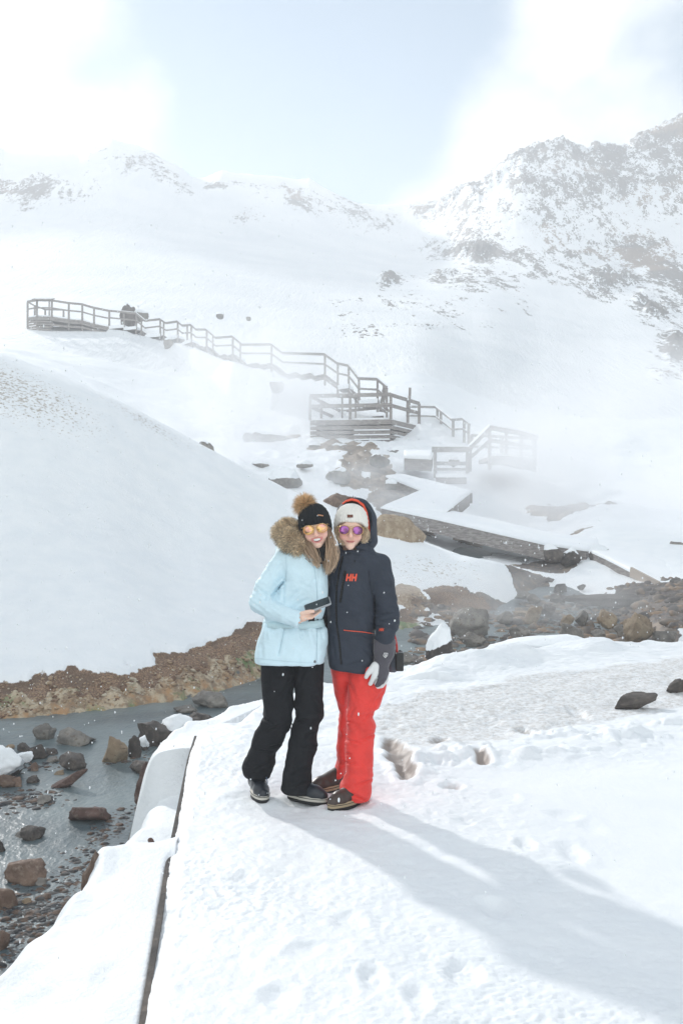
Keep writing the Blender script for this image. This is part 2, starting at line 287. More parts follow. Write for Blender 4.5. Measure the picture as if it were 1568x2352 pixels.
def ground(x, y, detail=True):
    """height and surface masks at world (x, y)"""
    yy = np.maximum(y, 2.0); u = CU + FPX * x / yy; uc = np.clip(u, -700, 2300)
    fh, KYs, KZs = far_h(uc, y)
    w_ = wl(y)
    bed = w_ - .16 + .10 * fbm(x * .9, y * .9, 1.5, 3) + .05 * fbm(x * 5, y * 5, .5, 2)
    sdp = plat_sd(x, y)
    wob = .10 * fbm(x * 1.4, y * 1.4, 7.7, 3) + .05*fbm(x*4, y*4, 3.3, 2)
    bw = bankw(y) ; s = (sdp + wob) / (bw + .25)
    topz = np.where(y < 7.2, -.047 + .025 * np.exp(-((y - 4.9) / .3)**2) - .39 * smooth(4.95, 5.6, y + .45 * sdp - .25 * fbm(x * 2.2, y * 2.2, 91, 2)) + .0 - .18 * smooth(.0, .6, sdp) * np.clip((bw - .1), 0, 1), -.12)
    drop = smooth(.55, 1.25, s)
    near = topz + ((.05 + .10 * smooth(.15, .45, sdp)) * fbm(x * 1.7, y * 1.7, 2.2, 2) + .02 * fbm(x * 5, y * 5, 2.2, 4)) * smooth(.03, .25, sdp) - drop * (topz + 1.15)
    near = near - .055 * np.exp(-(np.maximum(sdp, 0) / .017)**2) * (1 - smooth(4.6, 4.8, y))
    near = np.where(sdp < -.02, -.30, near)
    h = np.maximum(np.maximum(fh, bed), near)
    # masks
    K0, K1 = KYs[2], KYs[3]
    n1 = fbm(x * .8, y * .8, 9, 4); n2 = fbm(x * 3, y * 3, 4, 3)
    isfar = (fh >= np.maximum(bed, near) - .001)
    dirt = 1 - smooth(-.06, .10, (y - K1) + .75 * n1 + .30 * n2)
    hgt = fh - w_
    side = 1 - smooth(900, 1010, u + 40 * n1)
    dirt = np.where(isfar, dirt * side, 0); fr_ = (y - K0) / (K1 - K0); mineral = np.where(isfar & (y < K1 + 1.0), (1 - smooth(.38, .56, fr_ + .40 * n1 + .35 * n2)) * side, 0)
    isnear = (near >= np.maximum(bed, fh) - .001)
    bedm = np.where(~isfar & ~isnear, 1., 0.); bedm = np.where(isnear, smooth(.50, .60, drop), bedm)
    grey = np.zeros_like(x); gravel = np.zeros_like(x); dark = np.zeros_like(x); tan = np.zeros_like(x)
    nn = fbm(x * .45, y * .45, 3, 5, .6); nf = fbm(x * 1.8, y * 1.8, 3, 4, .6)
    for (cx, cy, rx, ry, an, kind, wt) in PATCH:
        b = blob(x, y, cx, cy, rx, ry, an) * wt
        if kind == 'grey': grey = np.maximum(grey, b)
        elif kind == 'gravel': gravel = np.maximum(gravel, b)
        elif kind == 'dark': dark = np.maximum(dark, b)
        elif kind == 'tan': tan = np.maximum(tan, b)
        elif kind == 'dirt': dirt = np.maximum(dirt, smooth(.4, .5, b + .5 * nf))
        else: gravel = gravel + b; 
    lo = (y > 15.5) & isfar
    grey = np.where(lo, smooth(.42, .52, grey + .45 * nn + .3 * nf), 0); gravel = np.where(lo, smooth(.38, .5, gravel + .3 * nn + .3 * nf), 0)
    dark = np.where(lo, smooth(.42, .52, dark + .25 * nn + .2 * nf), 0); tan = smooth(.42, .6, tan + .5 * nf + .2*nn) * lo
    # wind-scoured speckle on the mound
    spk = np.zeros_like(x)
    for (u0, v0, Y0, ru, ry, wt) in ((20, 905, 21.5, 360, 2.1, .74), (330, 985, 23.4, 200, 1.2, .66), (480, 1045, 24.2, 120, .7, .6), (1010, 1300, 22.2, 190, 1.3, .62), (560, 1400, 18.5, 160, 2.5, .25), (940, 1300, 21.6, 80, 1.6, .6), (1080, 1330, 21.8, 140, .9, .5)):
        p = P(u0, v0, Y0); spk = np.maximum(spk, blob(x, y, p.x, p.y, ru / FPX * Y0, ry) * wt)
    rock = np.zeros_like(x)
    far = y > 44
    if far.any():
        v_ = CV - FPX * (fh - CAMZ) / np.maximum(y, 5)
        R = -1.1 + 1.10 * smooth(900, 1060, u) * (1 - smooth(620, 740, v_ - .4 * np.maximum(0, u - 1380) - .25 * np.maximum(0, 1100 - u)))
        def B(u0, v0, ru, rv, a, ang=0):
            nonlocal R
            R = np.maximum(R, blob(u, v_, u0, v0, ru * 1.7, rv * 1.7, ang) * (a * .62 + 1.3) - 1.3)
        skv = lin(u, SKY); 
        R = np.maximum(R, (1.36 + .24 * smooth(900, 1050, u)) * np.exp(-((v_ - skv) / (14 + 46 * smooth(900, 1050, u)))**2) * (.6 + .4 * np.clip(smooth(170, 210, u) * (1 - smooth(430, 450, u)) + smooth(455, 480, u) * (1 - smooth(790, 830, u)) + smooth(890, 960, u), 0, 1)) - 1.3)
        B(1250, 440, 190, 55, .42, .3); B(1450, 420, 200, 70, .26); B(1180, 500, 200, 70, .18); B(1085, 580, 110, 32, .48); B(1020, 630, 60, 22, .32, -.2); B(890, 640, 32, 20, .5)
        B(1400, 640, 90, 42, .56); B(1440, 580, 90, 26, .40); B(1330, 585, 90, 22, .30); B(1500, 700, 80, 45, .42, .6); B(1550, 800, 45, 80, .34); B(1520, 860, 60, 30, .22); B(960, 705, 260, 30, .10, -.03); B(1130, 655, 90, 22, .05)
        B(1000, 750, 130, 14, .12); B(840, 500, 120, 40, .16, .3); B(290, 370, 110, 28, .28); B(400, 425, 70, 16, .26, .5); B(60, 430, 150, 50, .06); B(720, 470, 120, 30, .14, .3); B(560, 500, 60, 20, .02); B(500, 425, 40, 10, .2)
        B(850, 760, 100, 22, .0); B(1300, 500, 330, 90, .14)
        rn = fbm(x * .13, y * .012, fh * .075, 5, .66); rn2 = fbm(x * .5, y * .04, fh * .28, 3, .6, True)
        rock = np.where(far, R + 1.05 * rn + .34 * rn2 + .06 * smooth(950, 1100, u), -1)
        rk = smooth(-.05, .35, R)
        amp = np.where(far, rk * (1.0 + y / 110.), 0)
        rid = fbm(x * .13, y * .08, 5, 5, .62, True)
        if detail: h = np.where(far, h + amp * (rid - .25) * .95 + amp * .6 * fbm(x * .6, y * .35, 2, 4, .6), h)
        crest = np.exp(-((y - KYs[11]) / 16.)**2); 
        if detail: h = h + crest * (.2 + 1.0 * smooth(170, 210, u) * (1 - smooth(780, 830, u)) + 1.5 * smooth(905, 1010, u)) * fbm(x * .28, y * .1, 11, 4, .6)
    if detail:
        mid = smooth(13, 17, y) * isfar
        h = h + mid * smooth(27, 34, y) * (1 - smooth(50, 80, y)) * (.22 * fbm(x * .25, y * .25, 21, 3, .5) + .05 * fbm(x * 1.2, y * 1.2, 2, 3) * (1 + 6 * grey))
        h = h + mid * .10 * fbm(x * .25, y * .25, 8, 3) + isfar * (dirt + gravel + dark) * (.07 * fbm(x * 2.2, y * 2.2, 6, 4, .65) + .02 * fbm(x*12, y*12, 1, 2)) * (y < 30)
        h = h + isfar * mineral * .10 * fbm(x * 2.5, y * 2.5, h * 2.5, 4, .6, True) * (y < 22)
        lumps = smooth(35, 38, y) * (1 - smooth(47, 52, y)) * smooth(450, 560, u) * (1 - smooth(1000, 1100, u))
        h = h + lumps * .22 * np.maximum(0, fbm(x * .8, y * .8, 31, 3, .5, True) - .1)
    if WALK is not None:
        wx, wy, wz = WALK; wg = np.linspace(wx[0], wx[-1], 120); wz = np.convolve(np.pad(np.interp(wg, wx, wz), 7, 'edge'), np.ones(15) / 15, 'valid'); wy = np.interp(wg, wx, wy); wx = wg; zd = np.interp(x, wx, wz); yd = np.interp(x, wx, wy); dd = np.abs(y - yd - .6); inside = smooth(wx[0] - 3, wx[0], x) * (1 - smooth(wx[-1] - 6, wx[-1] - 4, x))
        rid_ = zd - .26 - .9 * np.maximum(0, dd - .9) - 40 * (1 - inside) + .12 * fbm(x * .5, y * .5, 3, 3); h = np.where(y > 40, np.maximum(h, rid_), h)
    if detail:
        h = h - .07 * dirt * isfar * (y < 26) + .05 * isfar * (y < 30) * fbm(x * .7, y * .7, 44, 3) + .022 * isfar * (y < 30) * (1 - dirt) * fbm(x * .8 + y * .3, y * 3.2, 12, 3, .6)
    return h, dict(ochre=mineral * (1 - smooth(.02, .30, fr_ + .2 * n2)), dirt=dirt, mineral=mineral, bed=bedm, grey=grey, gravel=gravel, dark=dark, tan=tan, spk=spk, rock=rock)

m_gr = M('ground', SNOW, .65); t = NT(m_gr)
n_f = t.noise(14, 5, .65); n_c = t.noise(2.2, 5, .6); n_vf = t.noise(45, 4, .7); n_b = t.noise(.35, 6, .62)
snowc = t.mix(t.rng(n_c, .3, .7), (.835, .862, .89), (.885, .902, .92))
gravc = t.mix(t.rng(n_vf, .38, .62), (.10, .055, .032), (.32, .20, .12)); gravc = t.mix(t.rng(n_c, .45, .62), gravc, (.13, .08, .05)); gravc = t.mix(t.rng(t.noise(90, 2), .62, .7), gravc, (.46, .36, .27))
n_d = t.noise(5.5, 6, .7); mnc = t.mix(t.rng(n_d, .42, .58), (.50, .41, .29), (.24, .17, .11)); mnc = t.mix(t.rng(t.noise(1.1, 6, .7), .50, .60), mnc, (.15, .21, .085)); mnc = t.mix(t.rng(n_f, .55, .68), mnc, (.16, .12, .085)); mnc = t.mix(t.rng(t.noise(2.1, 6, .7), .60, .68), mnc, (.10, .11, .115)); mnc = t.mix(t.rng(t.noise(3.1, 6, .7), .60, .72), mnc, (.42, .20, .07))
bedc = t.mix(t.rng(n_f, .4, .6), (.045, .045, .045), (.12, .11, .10))
greyc = t.mix(t.rng(n_c, .35, .65), (.19, .15, .12), (.36, .29, .23)); greyc = t.mix(t.rng(n_f, .55, .7), greyc, (.10, .09, .085))
gvc = t.mix(t.rng(n_f, .4, .6), (.16, .12, .095), (.09, .085, .085)); gvc = t.mix(t.rng(n_c, .5, .65), gvc, (.25, .19, .14))
dkc = t.mix(t.rng(n_f, .4, .6), (.055, .042, .036), (.10, .08, .07))
tanc = t.mix(t.rng(n_f, .4, .6), (.36, .28, .19), (.24, .16, .10))
c = snowc
def edged(at, lo=.42, hi=.58): return t.rng(t.math('ADD', t.attr(at), t.math('MULTIPLY', t.math('SUBTRACT', n_f, .5), .7)), lo, hi)
spk = t.rng(t.math('ADD', t.attr('spk'), t.math('MULTIPLY', t.math('SUBTRACT', n_f, .5), 1.9)), .68, .90)
c = t.mix(spk, c, (.44, .39, .34))
c = t.mix(edged('grey'), c, greyc); c = t.mix(edged('tan'), c, tanc); c = t.mix(edged('gravel'), c, gvc); c = t.mix(edged('dark'), c, dkc)
c = t.mix(edged('dirt'), c, gravc); mnc = t.mix(t.math('MULTIPLY', t.attr('ochre'), t.rng(t.noise(4, 5, .7), .44, .62)), mnc, (.40, .23, .11)); c = t.mix(edged('mineral'), c, mnc); c = t.mix(edged('bed'), c, bedc)
t.base(c)
h1 = t.bump(n_f, .35, .03); t.bump(n_vf, .5, .012, h1)
m_hill = M('hill', SNOW, .75); t = NT(m_hill)
n1 = t.noise(.8, 7, .74, t.coord((1, .12, .6))); n2 = t.noise(3.2, 5, .75, t.coord((1, .15, .7)))
rk = t.rng(t.math('ADD', t.math('MULTIPLY', t.attr('rock'), .85), t.math('ADD', t.math('MULTIPLY', t.math('SUBTRACT', n1, .5), 2.0), t.math('MULTIPLY', t.math('SUBTRACT', n2, .5), 1.7))), .22, .30)
rc = t.mix(t.rng(n1, .4, .6), (.065, .06, .06), (.13, .115, .105)); rc = t.mix(t.rng(t.noise(.05, 3), .55, .65), rc, (.22, .16, .12))
t.base(t.mix(rk, t.mix(t.rng(t.noise(.08, 4), .3, .7), (.80, .83, .86), (.88, .90, .92)), rc)); t.bump(n1, .6, .8)

def terrain_mesh(name, avals, yvals, mat, **tg):
    A, Yv = np.meshgrid(avals, yvals); Wd = np.sqrt(np.maximum(Yv, 0)**2 + 2.5**2); X = A * Wd
    n = X.size; H = np.empty(n); att = None; xs, ys = X.ravel(), Yv.ravel()
    for s0 in range(0, n, 60000):
        hh, aa = ground(xs[s0:s0+60000], ys[s0:s0+60000])
        if att is None: att = {k: np.empty(n) for k in aa}
        H[s0:s0+60000] = hh
        for k in aa: att[k][s0:s0+60000] = aa[k]
    nr, nc = X.shape; i = np.arange(nr * nc).reshape(nr, nc)
    F = np.stack([i[:-1, :-1], i[:-1, 1:], i[1:, 1:], i[1:, :-1]], -1).reshape(-1, 4)
    keep = {k: att[k] for k in att}
    o = mesh_obj(name, np.stack([xs, ys, H], 1), F, mat, attrs=keep); tag(o, **tg); return o
def cols(lo, hi, step_in, step_out):
    a = [lo]
    while a[-1] < hi: a.append(a[-1] + (step_in if -.36 < a[-1] < .36 else step_out))
    return np.array(a)
ca = cols(-.95, .95, .0013, .012)
yn = np.concatenate([np.arange(-8, 2.4, .4), 2.4 * np.exp(np.arange(0, math.log(60 / 2.4), .0052)), [60.0]])
terrain_mesh('ground', ca, yn, m_gr, kind='structure')
yh = np.concatenate([60 * np.exp(np.arange(0, math.log(350 / 60.), .0052)), np.linspace(352, 480, 12)])
split = (868 - CU) / FPX
ha = np.concatenate([np.linspace(-.95, -.37, 40), np.arange(-.365, .365, .0013), np.linspace(.37, .95, 40)])
k = np.argmin(abs(ha - split))
terrain_mesh('hill', ha[:k + 1], yh, m_hill, kind='structure')
terrain_mesh('hill', ha[k:], yh, m_hill, kind='structure')

# ---------------------------------------------------------------- trodden snow the two people stand on
FOOT = []   # x, y, rx, ry, depth, ang, brown
def foot(u, v, wu, hv, depth, brown=0, ang=0):
    p = onz(u, v, 0); FOOT.append((p.x, p.y, wu / FPX * p.y, hv * p.y * p.y / (FPX * 1.6), depth, ang, brown))
foot(903, 1712, 28, 15, .07, 1.1); foot(920, 1742, 30, 22, .08, 1.2); foot(932, 1772, 24, 22, .09, 1.4); foot(1012, 1705, 22, 9, .06, .65); foot(1106, 1747, 20, 15, .08, .85); foot(1020, 1760, 36, 9, .05, .15); foot(1032, 1812, 26, 9, .05, .45)
foot(1206, 1690, 22, 10, .07, .55); foot(1330, 1640, 20, 16, .06, .12); foot(1290, 1668, 34, 8, .04, 0); foot(1120, 1662, 30, 7, .04, .12); foot(1210, 1625, 36, 9, .04, .1); foot(1480, 1672, 30, 7, .05, .05)
foot(1205, 1940, 20, 17, .05); foot(1312, 1955, 30, 24, .05); foot(1065, 1890, 26, 9, .03); foot(1160, 1835, 28, 12, .03); foot(1135, 2085, 34, 24, .07); foot(1290, 1875, 34, 10, .03); foot(1360, 1900, 26, 14, .02)
foot(1060, 2230, 40, 26, .05); foot(860, 2250, 26, 30, .045); foot(960, 2290, 28, 30, .045); foot(800, 2110, 30, 18, .03); foot(700, 2180, 36, 20, .03); foot(560, 2010, 30, 14, .03); foot(640, 2280, 44, 26, .04)
for (u_, v_) in ((590, 1822), (700, 1838), (765, 1812), (805, 1850)): foot(u_, v_ + 2, 46, 9, .035)
def path_h(x, y):
    h = .0 * x
    sm = smooth(.9, 1.6, x + .25 * (y - 4)) * (1 - smooth(6.2, 7.2, y + .25 * x))       # untouched snow at the right
    rough = 1 - .85 * sm
    h = h + rough * (.026 * fbm(x * 2.1, y * 2.1, 1, 4, .5) + .009 * fbm(x * 9, y * 9, 3, 4, .65)) + .03 * fbm(x * .6, y * .6, 4, 2)
    rough = rough * (.35 + .9 * smooth(-.25, .35, fbm(x * .9, y * .9, 61, 3)))
    h = h + rough * .009 * np.maximum(0, fbm(x * 18, y * 24, 5, 3, .6, True) - .2)
    back = smooth(6.5, 7.6, y); h = h + back * (.028 * fbm(x * 2.4, y * 4.2, 12, 4, .6) + .012 * fbm(x * 14, y * 14, 13, 3, .6))
    brown = 0 * x; nz_ = fbm(x * 6, y * 6, 8, 3)
    for (cx, cy, rx, ry, dp, an, br) in FOOT:
        d = np.sqrt(((x - cx) / rx)**2 + ((y - cy) / ry)**2) + .6 * nz_; dp = dp * (.75 if br > .3 else .38)
        h = h - dp * (1 - smooth(.3, 1.25, d)) + dp * .22 * np.exp(-((d - 1.45) / .35)**2)
        brown = np.maximum(brown, br * (1 - smooth(.5, 1.45, d)))
    h = h - .06 * (1 - smooth(-.02, .25, x + .45 - (y - 5.6) * -.05)) * 0
    # berm of ploughed lumps right of the people
    bl = np.exp(-((y - (6.35 + .42 * (x - .4))) / .35)**2) * smooth(.3, .6, x); h = h + bl * (.04 + .16 * np.maximum(0, fbm(x * 3.2, y * 3.2, 40, 4, .6)))
    trod = smooth(.35, .5, np.exp(-((y - (7.5 + .72 * (x - .4))) / 1.15)**2) * smooth(-.2, .8, x) * (y > 6.5) + .35 * fbm(x * 1.5, y * 2.5, 17, 4, .6))
    sd_ = -plat_sd(x, y); h = h + .17 * np.exp(-((sd_ - .62) / .38)**2) * smooth(.5, 1.1, x) * (1 - smooth(2.9, 3.8, x)) * (y > 9.5) * (.75 + .9 * fbm(x * 1.3, y * 1.3, 55, 2)); h = h - .22 * (1 - smooth(0, .35, sd_ + .08 * fbm(x * 3, y * 3, 2, 3))) * smooth(7.3, 8.2, y)
    h = h - .03 * (1 - smooth(0, .07, sd_ + .02 * fbm(x * 9, y * 9, 2, 3))) * (1 - smooth(7.3, 8.2, y))
    return h, brown, trod
ys = np.concatenate([np.arange(-7.5, 0, .25), np.arange(0, 2.6, .03), 2.62 * np.exp(np.arange(0, math.log(14.1 / 2.62), .0026))])
tt = np.concatenate([[0], np.cumsum(np.linspace(.0022, .0055, 420)), ]); tt = np.concatenate([tt, tt[-1] + np.linspace(.05, 4, 25)])
Yg, Tg = np.meshgrid(ys, tt, indexing='ij')
wd = np.sqrt(np.maximum(Yg, 0)**2 + 1) ; Xg = edge_x(Yg) + Tg * wd * .62
over = .004 * fbm(Yg * 5, 0, 1, 3) * np.exp(-Tg * 60); Xg = Xg + over
hh, br, tr = path_h(Xg, Yg)
nr, nc = Xg.shape; i = np.arange(nr * nc).reshape(nr, nc)
F = np.stack([i[:-1, :-1], i[:-1, 1:], i[1:, 1:], i[1:, :-1]], -1).reshape(-1, 4)
V = np.stack([Xg.ravel(), Yg.ravel(), hh.ravel()], 1)
# rounded lip down the edge
lip = [(.010, .018), (.008, .05), (-.03, .07), (-.04, .16)]; nv = len(V); ring = i[:, 0]; allV = [V]; Fl = []
prev = ring
for j, (ox, dz) in enumerate(lip):
    far_ = ys > 7.2
    b = np.stack([Xg[:, 0] - ox - (.0), ys, hh[:, 0] - np.where(far_, dz * 4, dz * (1 + 2.5 * (dz > .1)))], 1); idx = np.arange(nv, nv + nr); nv += nr; allV.append(b)
    Fl.append(np.stack([idx[:-1], prev[:-1], prev[1:], idx[1:]], 1)); prev = idx
# top edge row
idx = np.arange(nv, nv + nc); allV.append(np.stack([Xg[-1], np.full(nc, ys[-1] + .1), hh[-1] - .5], 1)); Fl.append(np.stack([i[-1, :-1], i[-1, 1:], idx[1:], idx[:-1]], 1))
AV = np.concatenate(allV); AF = np.concatenate([F] + Fl)
att = {'brown': np.concatenate([br.ravel(), np.zeros(len(AV) - len(V))]), 'trod': np.concatenate([tr.ravel(), np.zeros(len(AV) - len(V))])}
m_path = M('trodden_snow', SNOW, .55); t = NT(m_path)
nfi = t.noise(22, 6, .7); nco = t.noise(3, 4)
c = t.mix(t.rng(nco, .3, .7), (.85, .873, .90), (.885, .902, .92))
tm = t.math('MULTIPLY', t.attr('trod'), t.rng(nfi, .36, .66, .12, .85)); c = t.mix(tm, c, (.52, .49, .46))
bm_ = t.rng(t.math('ADD', t.attr('brown'), t.math('MULTIPLY', t.math('SUBTRACT', nfi, .5), .35)), .12, .75); c = t.mix(t.math('MULTIPLY', bm_, .8), c, (.25, .175, .13))
t.base(c); h1 = t.bump(nfi, .45, .012); t.bump(t.noise(120, 3), .4, .003, h1)
mesh_obj('snow_path', AV, AF, m_path, attrs=att)['kind'] = 'structure'

# ---------------------------------------------------------------- stream
m_wat = M('stream_water', (.13, .165, .175), .3, IOR=1.33); t = NT(m_wat)
t.base(t.mix(t.rng(t.noise(.6, 4), .35, .65), (.075, .10, .112), (.15, .19, .20)))
v = t.coord((1, .7, 1)); h1 = t.bump(t.noise(7, 4, .6, v), .4, .04); t.bump(t.noise(26, 3, .6, v), .25, .010, h1)
ya = np.concatenate([np.linspace(-8, 14, 60), np.linspace(14.2, 42, 160)]); xa = np.linspace(-14, 13, 150); Xw, Yw = np.meshgrid(xa, ya)
Zw = wl(Yw) + .006 * fbm(Xw * 2, Yw * 2, 1, 2); 
i = np.arange(Xw.size).reshape(Xw.shape); F = np.stack([i[:-1, :-1], i[:-1, 1:], i[1:, 1:], i[1:, :-1]], -1).reshape(-1, 4)
mesh_obj('water', np.stack([Xw.ravel(), Yw.ravel(), Zw.ravel()], 1), F, m_wat)['kind'] = 'structure'
# ---------------------------------------------------------------- boxes, planks, rocks
class MB:
    def __init__(s): s.V = []; s.F = []
    def hexa(s, pts):
        n = len(s.V); s.V += [tuple(p) for p in pts]; s.F += [tuple(n + k for k in f) for f in ((0, 3, 2, 1), (4, 5, 6, 7), (0, 1, 5, 4), (1, 2, 6, 5), (2, 3, 7, 6), (3, 0, 4, 7))]
    def beam(s, a, b, wdt, hgt, up=(0, 0, 1), ext=0):
        a, b = Vector(a), Vector(b); d = (b - a).normalized(); a = a - d * ext; b = b + d * ext
        x = d.cross(Vector(up)); x = x.normalized() if x.length > 1e-4 else Vector((1, 0, 0)); z = x.cross(d).normalized()
        x *= wdt / 2; z *= hgt / 2
        s.hexa([a - x - z, a + x - z, b + x - z, b - x - z, a - x + z, a + x + z, b + x + z, b - x + z])
    def prism(s, poly, z0, z1):
        n = len(s.V); k = len(poly); s.V += [(p[0], p[1], (p[2] if len(p) > 2 else 0) + z0) for p in poly] + [(p[0], p[1], (p[2] if len(p) > 2 else 0) + z1) for p in poly]
        s.F += [tuple(n + i for i in reversed(range(k))), tuple(n + k + i for i in range(k))] + [(n + i, n + (i + 1) % k, n + k + (i + 1) % k, n + k + i) for i in range(k)]
    def build(s, name, mat, parent=None, root=None, shade=False):
        V = np.array(s.V, float)
        if root is not None: V = V - np.array(root.location)
        return mesh_obj(name, V, s.F, mat, parent, shade)
def post(root, p, top, wdt=.10, name='post'):
    b = MB(); b.beam((p[0], p[1], p[2]), (p[0], p[1], top), wdt, wdt, up=(0, 1, 0)); return b.build(name, BM, root, root)
def gz(x, y): return float(ground(np.array([x]), np.array([y]))[0][0])
def board(root, name, pts, hgt=.12, wdt=.05, mat=None):
    b = MB()
    for a, c in zip(pts[:-1], pts[1:]): b.beam(a, c, wdt, hgt)
    return b.build(name, mat or BM, root, root)
# snow caps lying on boards and decks
def snowcap_poly(root, poly, z0, th, name='snow_cover'):
    """a rounded slab of snow: inset top ring"""
    k = len(poly); cx = sum(p[0] for p in poly) / k; cy = sum(p[1] for p in poly) / k
    V = []; rings = [(1.0, z0), (1.0, z0 + th * .6), (.985, z0 + th), (.5, z0 + th * 1.15)]
    for (f, z) in rings:
        for p in poly: V.append((cx + (p[0] - cx) * f, cy + (p[1] - cy) * f, (p[2] if len(p) > 2 else 0) + z))
    F = []
    for r in range(3):
        for i in range(k): F.append((r*k + i, r*k + (i+1) % k, (r+1)*k + (i+1) % k, (r+1)*k + i))
    F.append(tuple(3*k + i for i in range(k))); V = np.array(V) - np.array(root.location)
    return mesh_obj(name, V, F, m_snow, root, True)

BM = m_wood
# ---- lower viewing platform
FL, CC, RR, BL = P(712, 963, 46), P(897, 967, 45.4), P(962, 973, 49), P(783, 962, 53)
DZ = 5.85
for q in (FL, CC, RR, BL): q.z = DZ
BR = Vector((RR.x + .1, RR.y + 3, DZ))
root = empty('viewing_platform', ((FL.x + CC.x) / 2, 47, 4.3), 'large slatted wooden viewing platform with railings and an underside of snowy boards, behind the heads', 'viewing platform')
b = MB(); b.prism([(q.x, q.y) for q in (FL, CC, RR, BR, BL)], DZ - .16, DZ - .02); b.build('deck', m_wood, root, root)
snowcap_poly(root, [(q.x, q.y) for q in (FL + Vector((.1, .15, 0)), CC + Vector((-.05, .18, 0)), RR + Vector((-.2, .1, 0)), BR, BL)], DZ - .02, .10)
for k in range(5):
    z = DZ - .17 - k * .215
    for (a, c) in ((FL, CC), (CC, RR)):
        e = c + (c - a).normalized() * (.35 * k if c is RR else 0)
        board(root, 'skirt_board', [(a.x, a.y, z), (e.x, e.y, z)], .165, .05)
        if (k, c is CC) in ((2, True), (3, True), (1, False), (3, False), (4, True)):
            p0 = a.lerp(c, .55 if c is CC else .1); b = MB(); b.beam((p0.x, p0.y - .04, z + .10), (c.x - .05, c.y - .05, z + .10), .13, .05); b.build('snow_strip', m_snow, root, root)
inner = [a.lerp(c, f) + Vector((0, .3, 0)) for (a, c, f) in ((FL, CC, .1), (FL, CC, .35), (FL, CC, .6), (FL, CC, .85), (CC, RR, .5))]
for q in inner: post(root, (q.x, q.y, DZ - 1.6), DZ - .18, .16, 'support_post')
pf = [FL, FL.lerp(CC, .50), CC]; pr = [CC.lerp(RR, .58), RR]
pb = [FL.lerp(BL, .33), BL, BL.lerp(BR, .38)]
for q in pf + pr + pb: post(root, (q.x, q.y, DZ), DZ + 1.08, .13)
for z, nm in ((DZ + 1.10, 'handrail'), (DZ + .62, 'mid_rail')):
    board(root, nm, [(q.x, q.y - .08, z) for q in (FL, CC)], .17, .06); board(root, nm, [(q.x, q.y - .08, z - .02) for q in (CC, RR)], .16, .06)
    board(root, nm, [(q.x, q.y, z) for q in (FL, BL)], .15, .05); 
    e = P(880, 923 if nm == 'handrail' else 946, 50); board(root, nm, [(BL.x, BL.y, z), (e.x, e.y, z - .1)], .14, .05)
def info_sign(c, wd, hg, tilt, legs, label):
    r = empty('information_sign', (c.x, c.y, c.z), label, 'sign')
    b = MB(); ct, st = math.cos(tilt), math.sin(tilt)
    b.hexa([(sx * wd / 2, sy * hg / 2 * ct - sz * .025 * st, sy * hg / 2 * st + sz * .025 * ct) for sz in (-1, 1) for (sx, sy) in ((-1, -1), (1, -1), (1, 1), (-1, 1))]); b.build('panel', m_wood, r)
    b = MB()
    for (x0, x1, y0, y1) in ((-.5, .5, -.5, -.44), (-.5, .5, .44, .5), (-.5, -.46, -.44, .44), (.46, .5, -.44, .44)):
        b.hexa([(x * wd, y * hg * ct - z * st, y * hg * st + z * ct) for z in (.026, .05) for (x, y) in ((x0, y0), (x1, y0), (x1, y1), (x0, y1))])
    b.build('frame', m_wood, r)
    for sx in (-.3, .3): b = MB(); b.beam((sx * wd, 0, -legs), (sx * wd, 0, -.02), .08, .08, up=(0, 1, 0)); b.build('leg', m_wood, r)
    return r
q = P(801, 911, 46.6); info_sign(q, 1.05, .75, .22, 1.15, 'flat tilted information board on the large lower platform railing')
# marker posts
for (u, vt, vb, Y, lean, wd, lab) in ((883, 886, 918, 49.5, .12, .26, 'short thick leaning timber post behind the platform railing'), (941, 891, 972, 51, .10, .17, 'tall thin leaning timber post right of the platform')):
    a, c = P(u - lean * 60, vb, Y), P(u, vt, Y); a.z -= .6
    b = MB(); d = (c - a); n = 6
    for k in range(n):
        p0 = a + d * (k / n); p1 = a + d * ((k + 1) / n); b.beam(p0 + Vector((.012 * (k % 2), 0, 0)), p1, wd * (1 - .05 * k), wd * (1 - .05 * k), up=(0, 1, 0), ext=.003)
    root = empty('marker_post', a, lab, 'post'); b.build('timber', m_wood, root, root)
    b = MB(); b.beam(c, c + Vector((0, 0, .05)), wd * .7, wd * .7, up=(0, 1, 0)); b.build('snow_cap', m_snow, root, root)

# ---- long stepped walkway up the hill
rail = [(251, 714), (284.6, 717), (313, 720), (333.4, 737.2), (368.2, 733.2), (382, 742.4), (408.2, 738.4), (419.4, 748), (439.4, 746.4), (451.4, 757.2), (474.6, 757.2), (496.2, 776), (534.6, 773.2), (557.4, 792), (623.4, 791.2), (649.8, 811), (746, 814), (775.6, 835), (800.6, 840.2), (824, 869.8), (866.7, 871.4), (888, 889.6)]
RP = [P(u, v, Yst(u)) for (u, v) in rail]
root = empty('stepped_walkway', (RP[8].x, RP[8].y, 10), 'long stepped wooden walkway with one railing zigzagging down the snowy hillside', 'walkway')
board(root, 'handrail', [tuple(p) for p in RP], .13, .07); board(root, 'mid_rail', [(p.x, p.y + .02, p.z - .5) for p in RP], .10, .05)
b = MB()
for p, q_ in zip(RP[:-1], RP[1:]): b.beam(p + Vector((0, 0, .085)), q_ + Vector((0, 0, .085)), .10, .03)
b.build('snow_strip', m_snow, root, root)
postu = [0, 1, 2, 4, 6, 8, 10, 12, 14, 16, 17, 18, 19, 20, 21]
extra = [(325, .6), (376, .5), (430, .5), (489, .5), (552, .5)]
deckp = [(p.x, p.y, p.z - 1.05) for p in RP]
for k in postu:
    p = RP[k]; g = max(min(gz(p.x, p.y), p.z - 1.0), p.z - 1.4); post(root, (p.x, p.y + .06, g - .2), p.z - .02, .11)
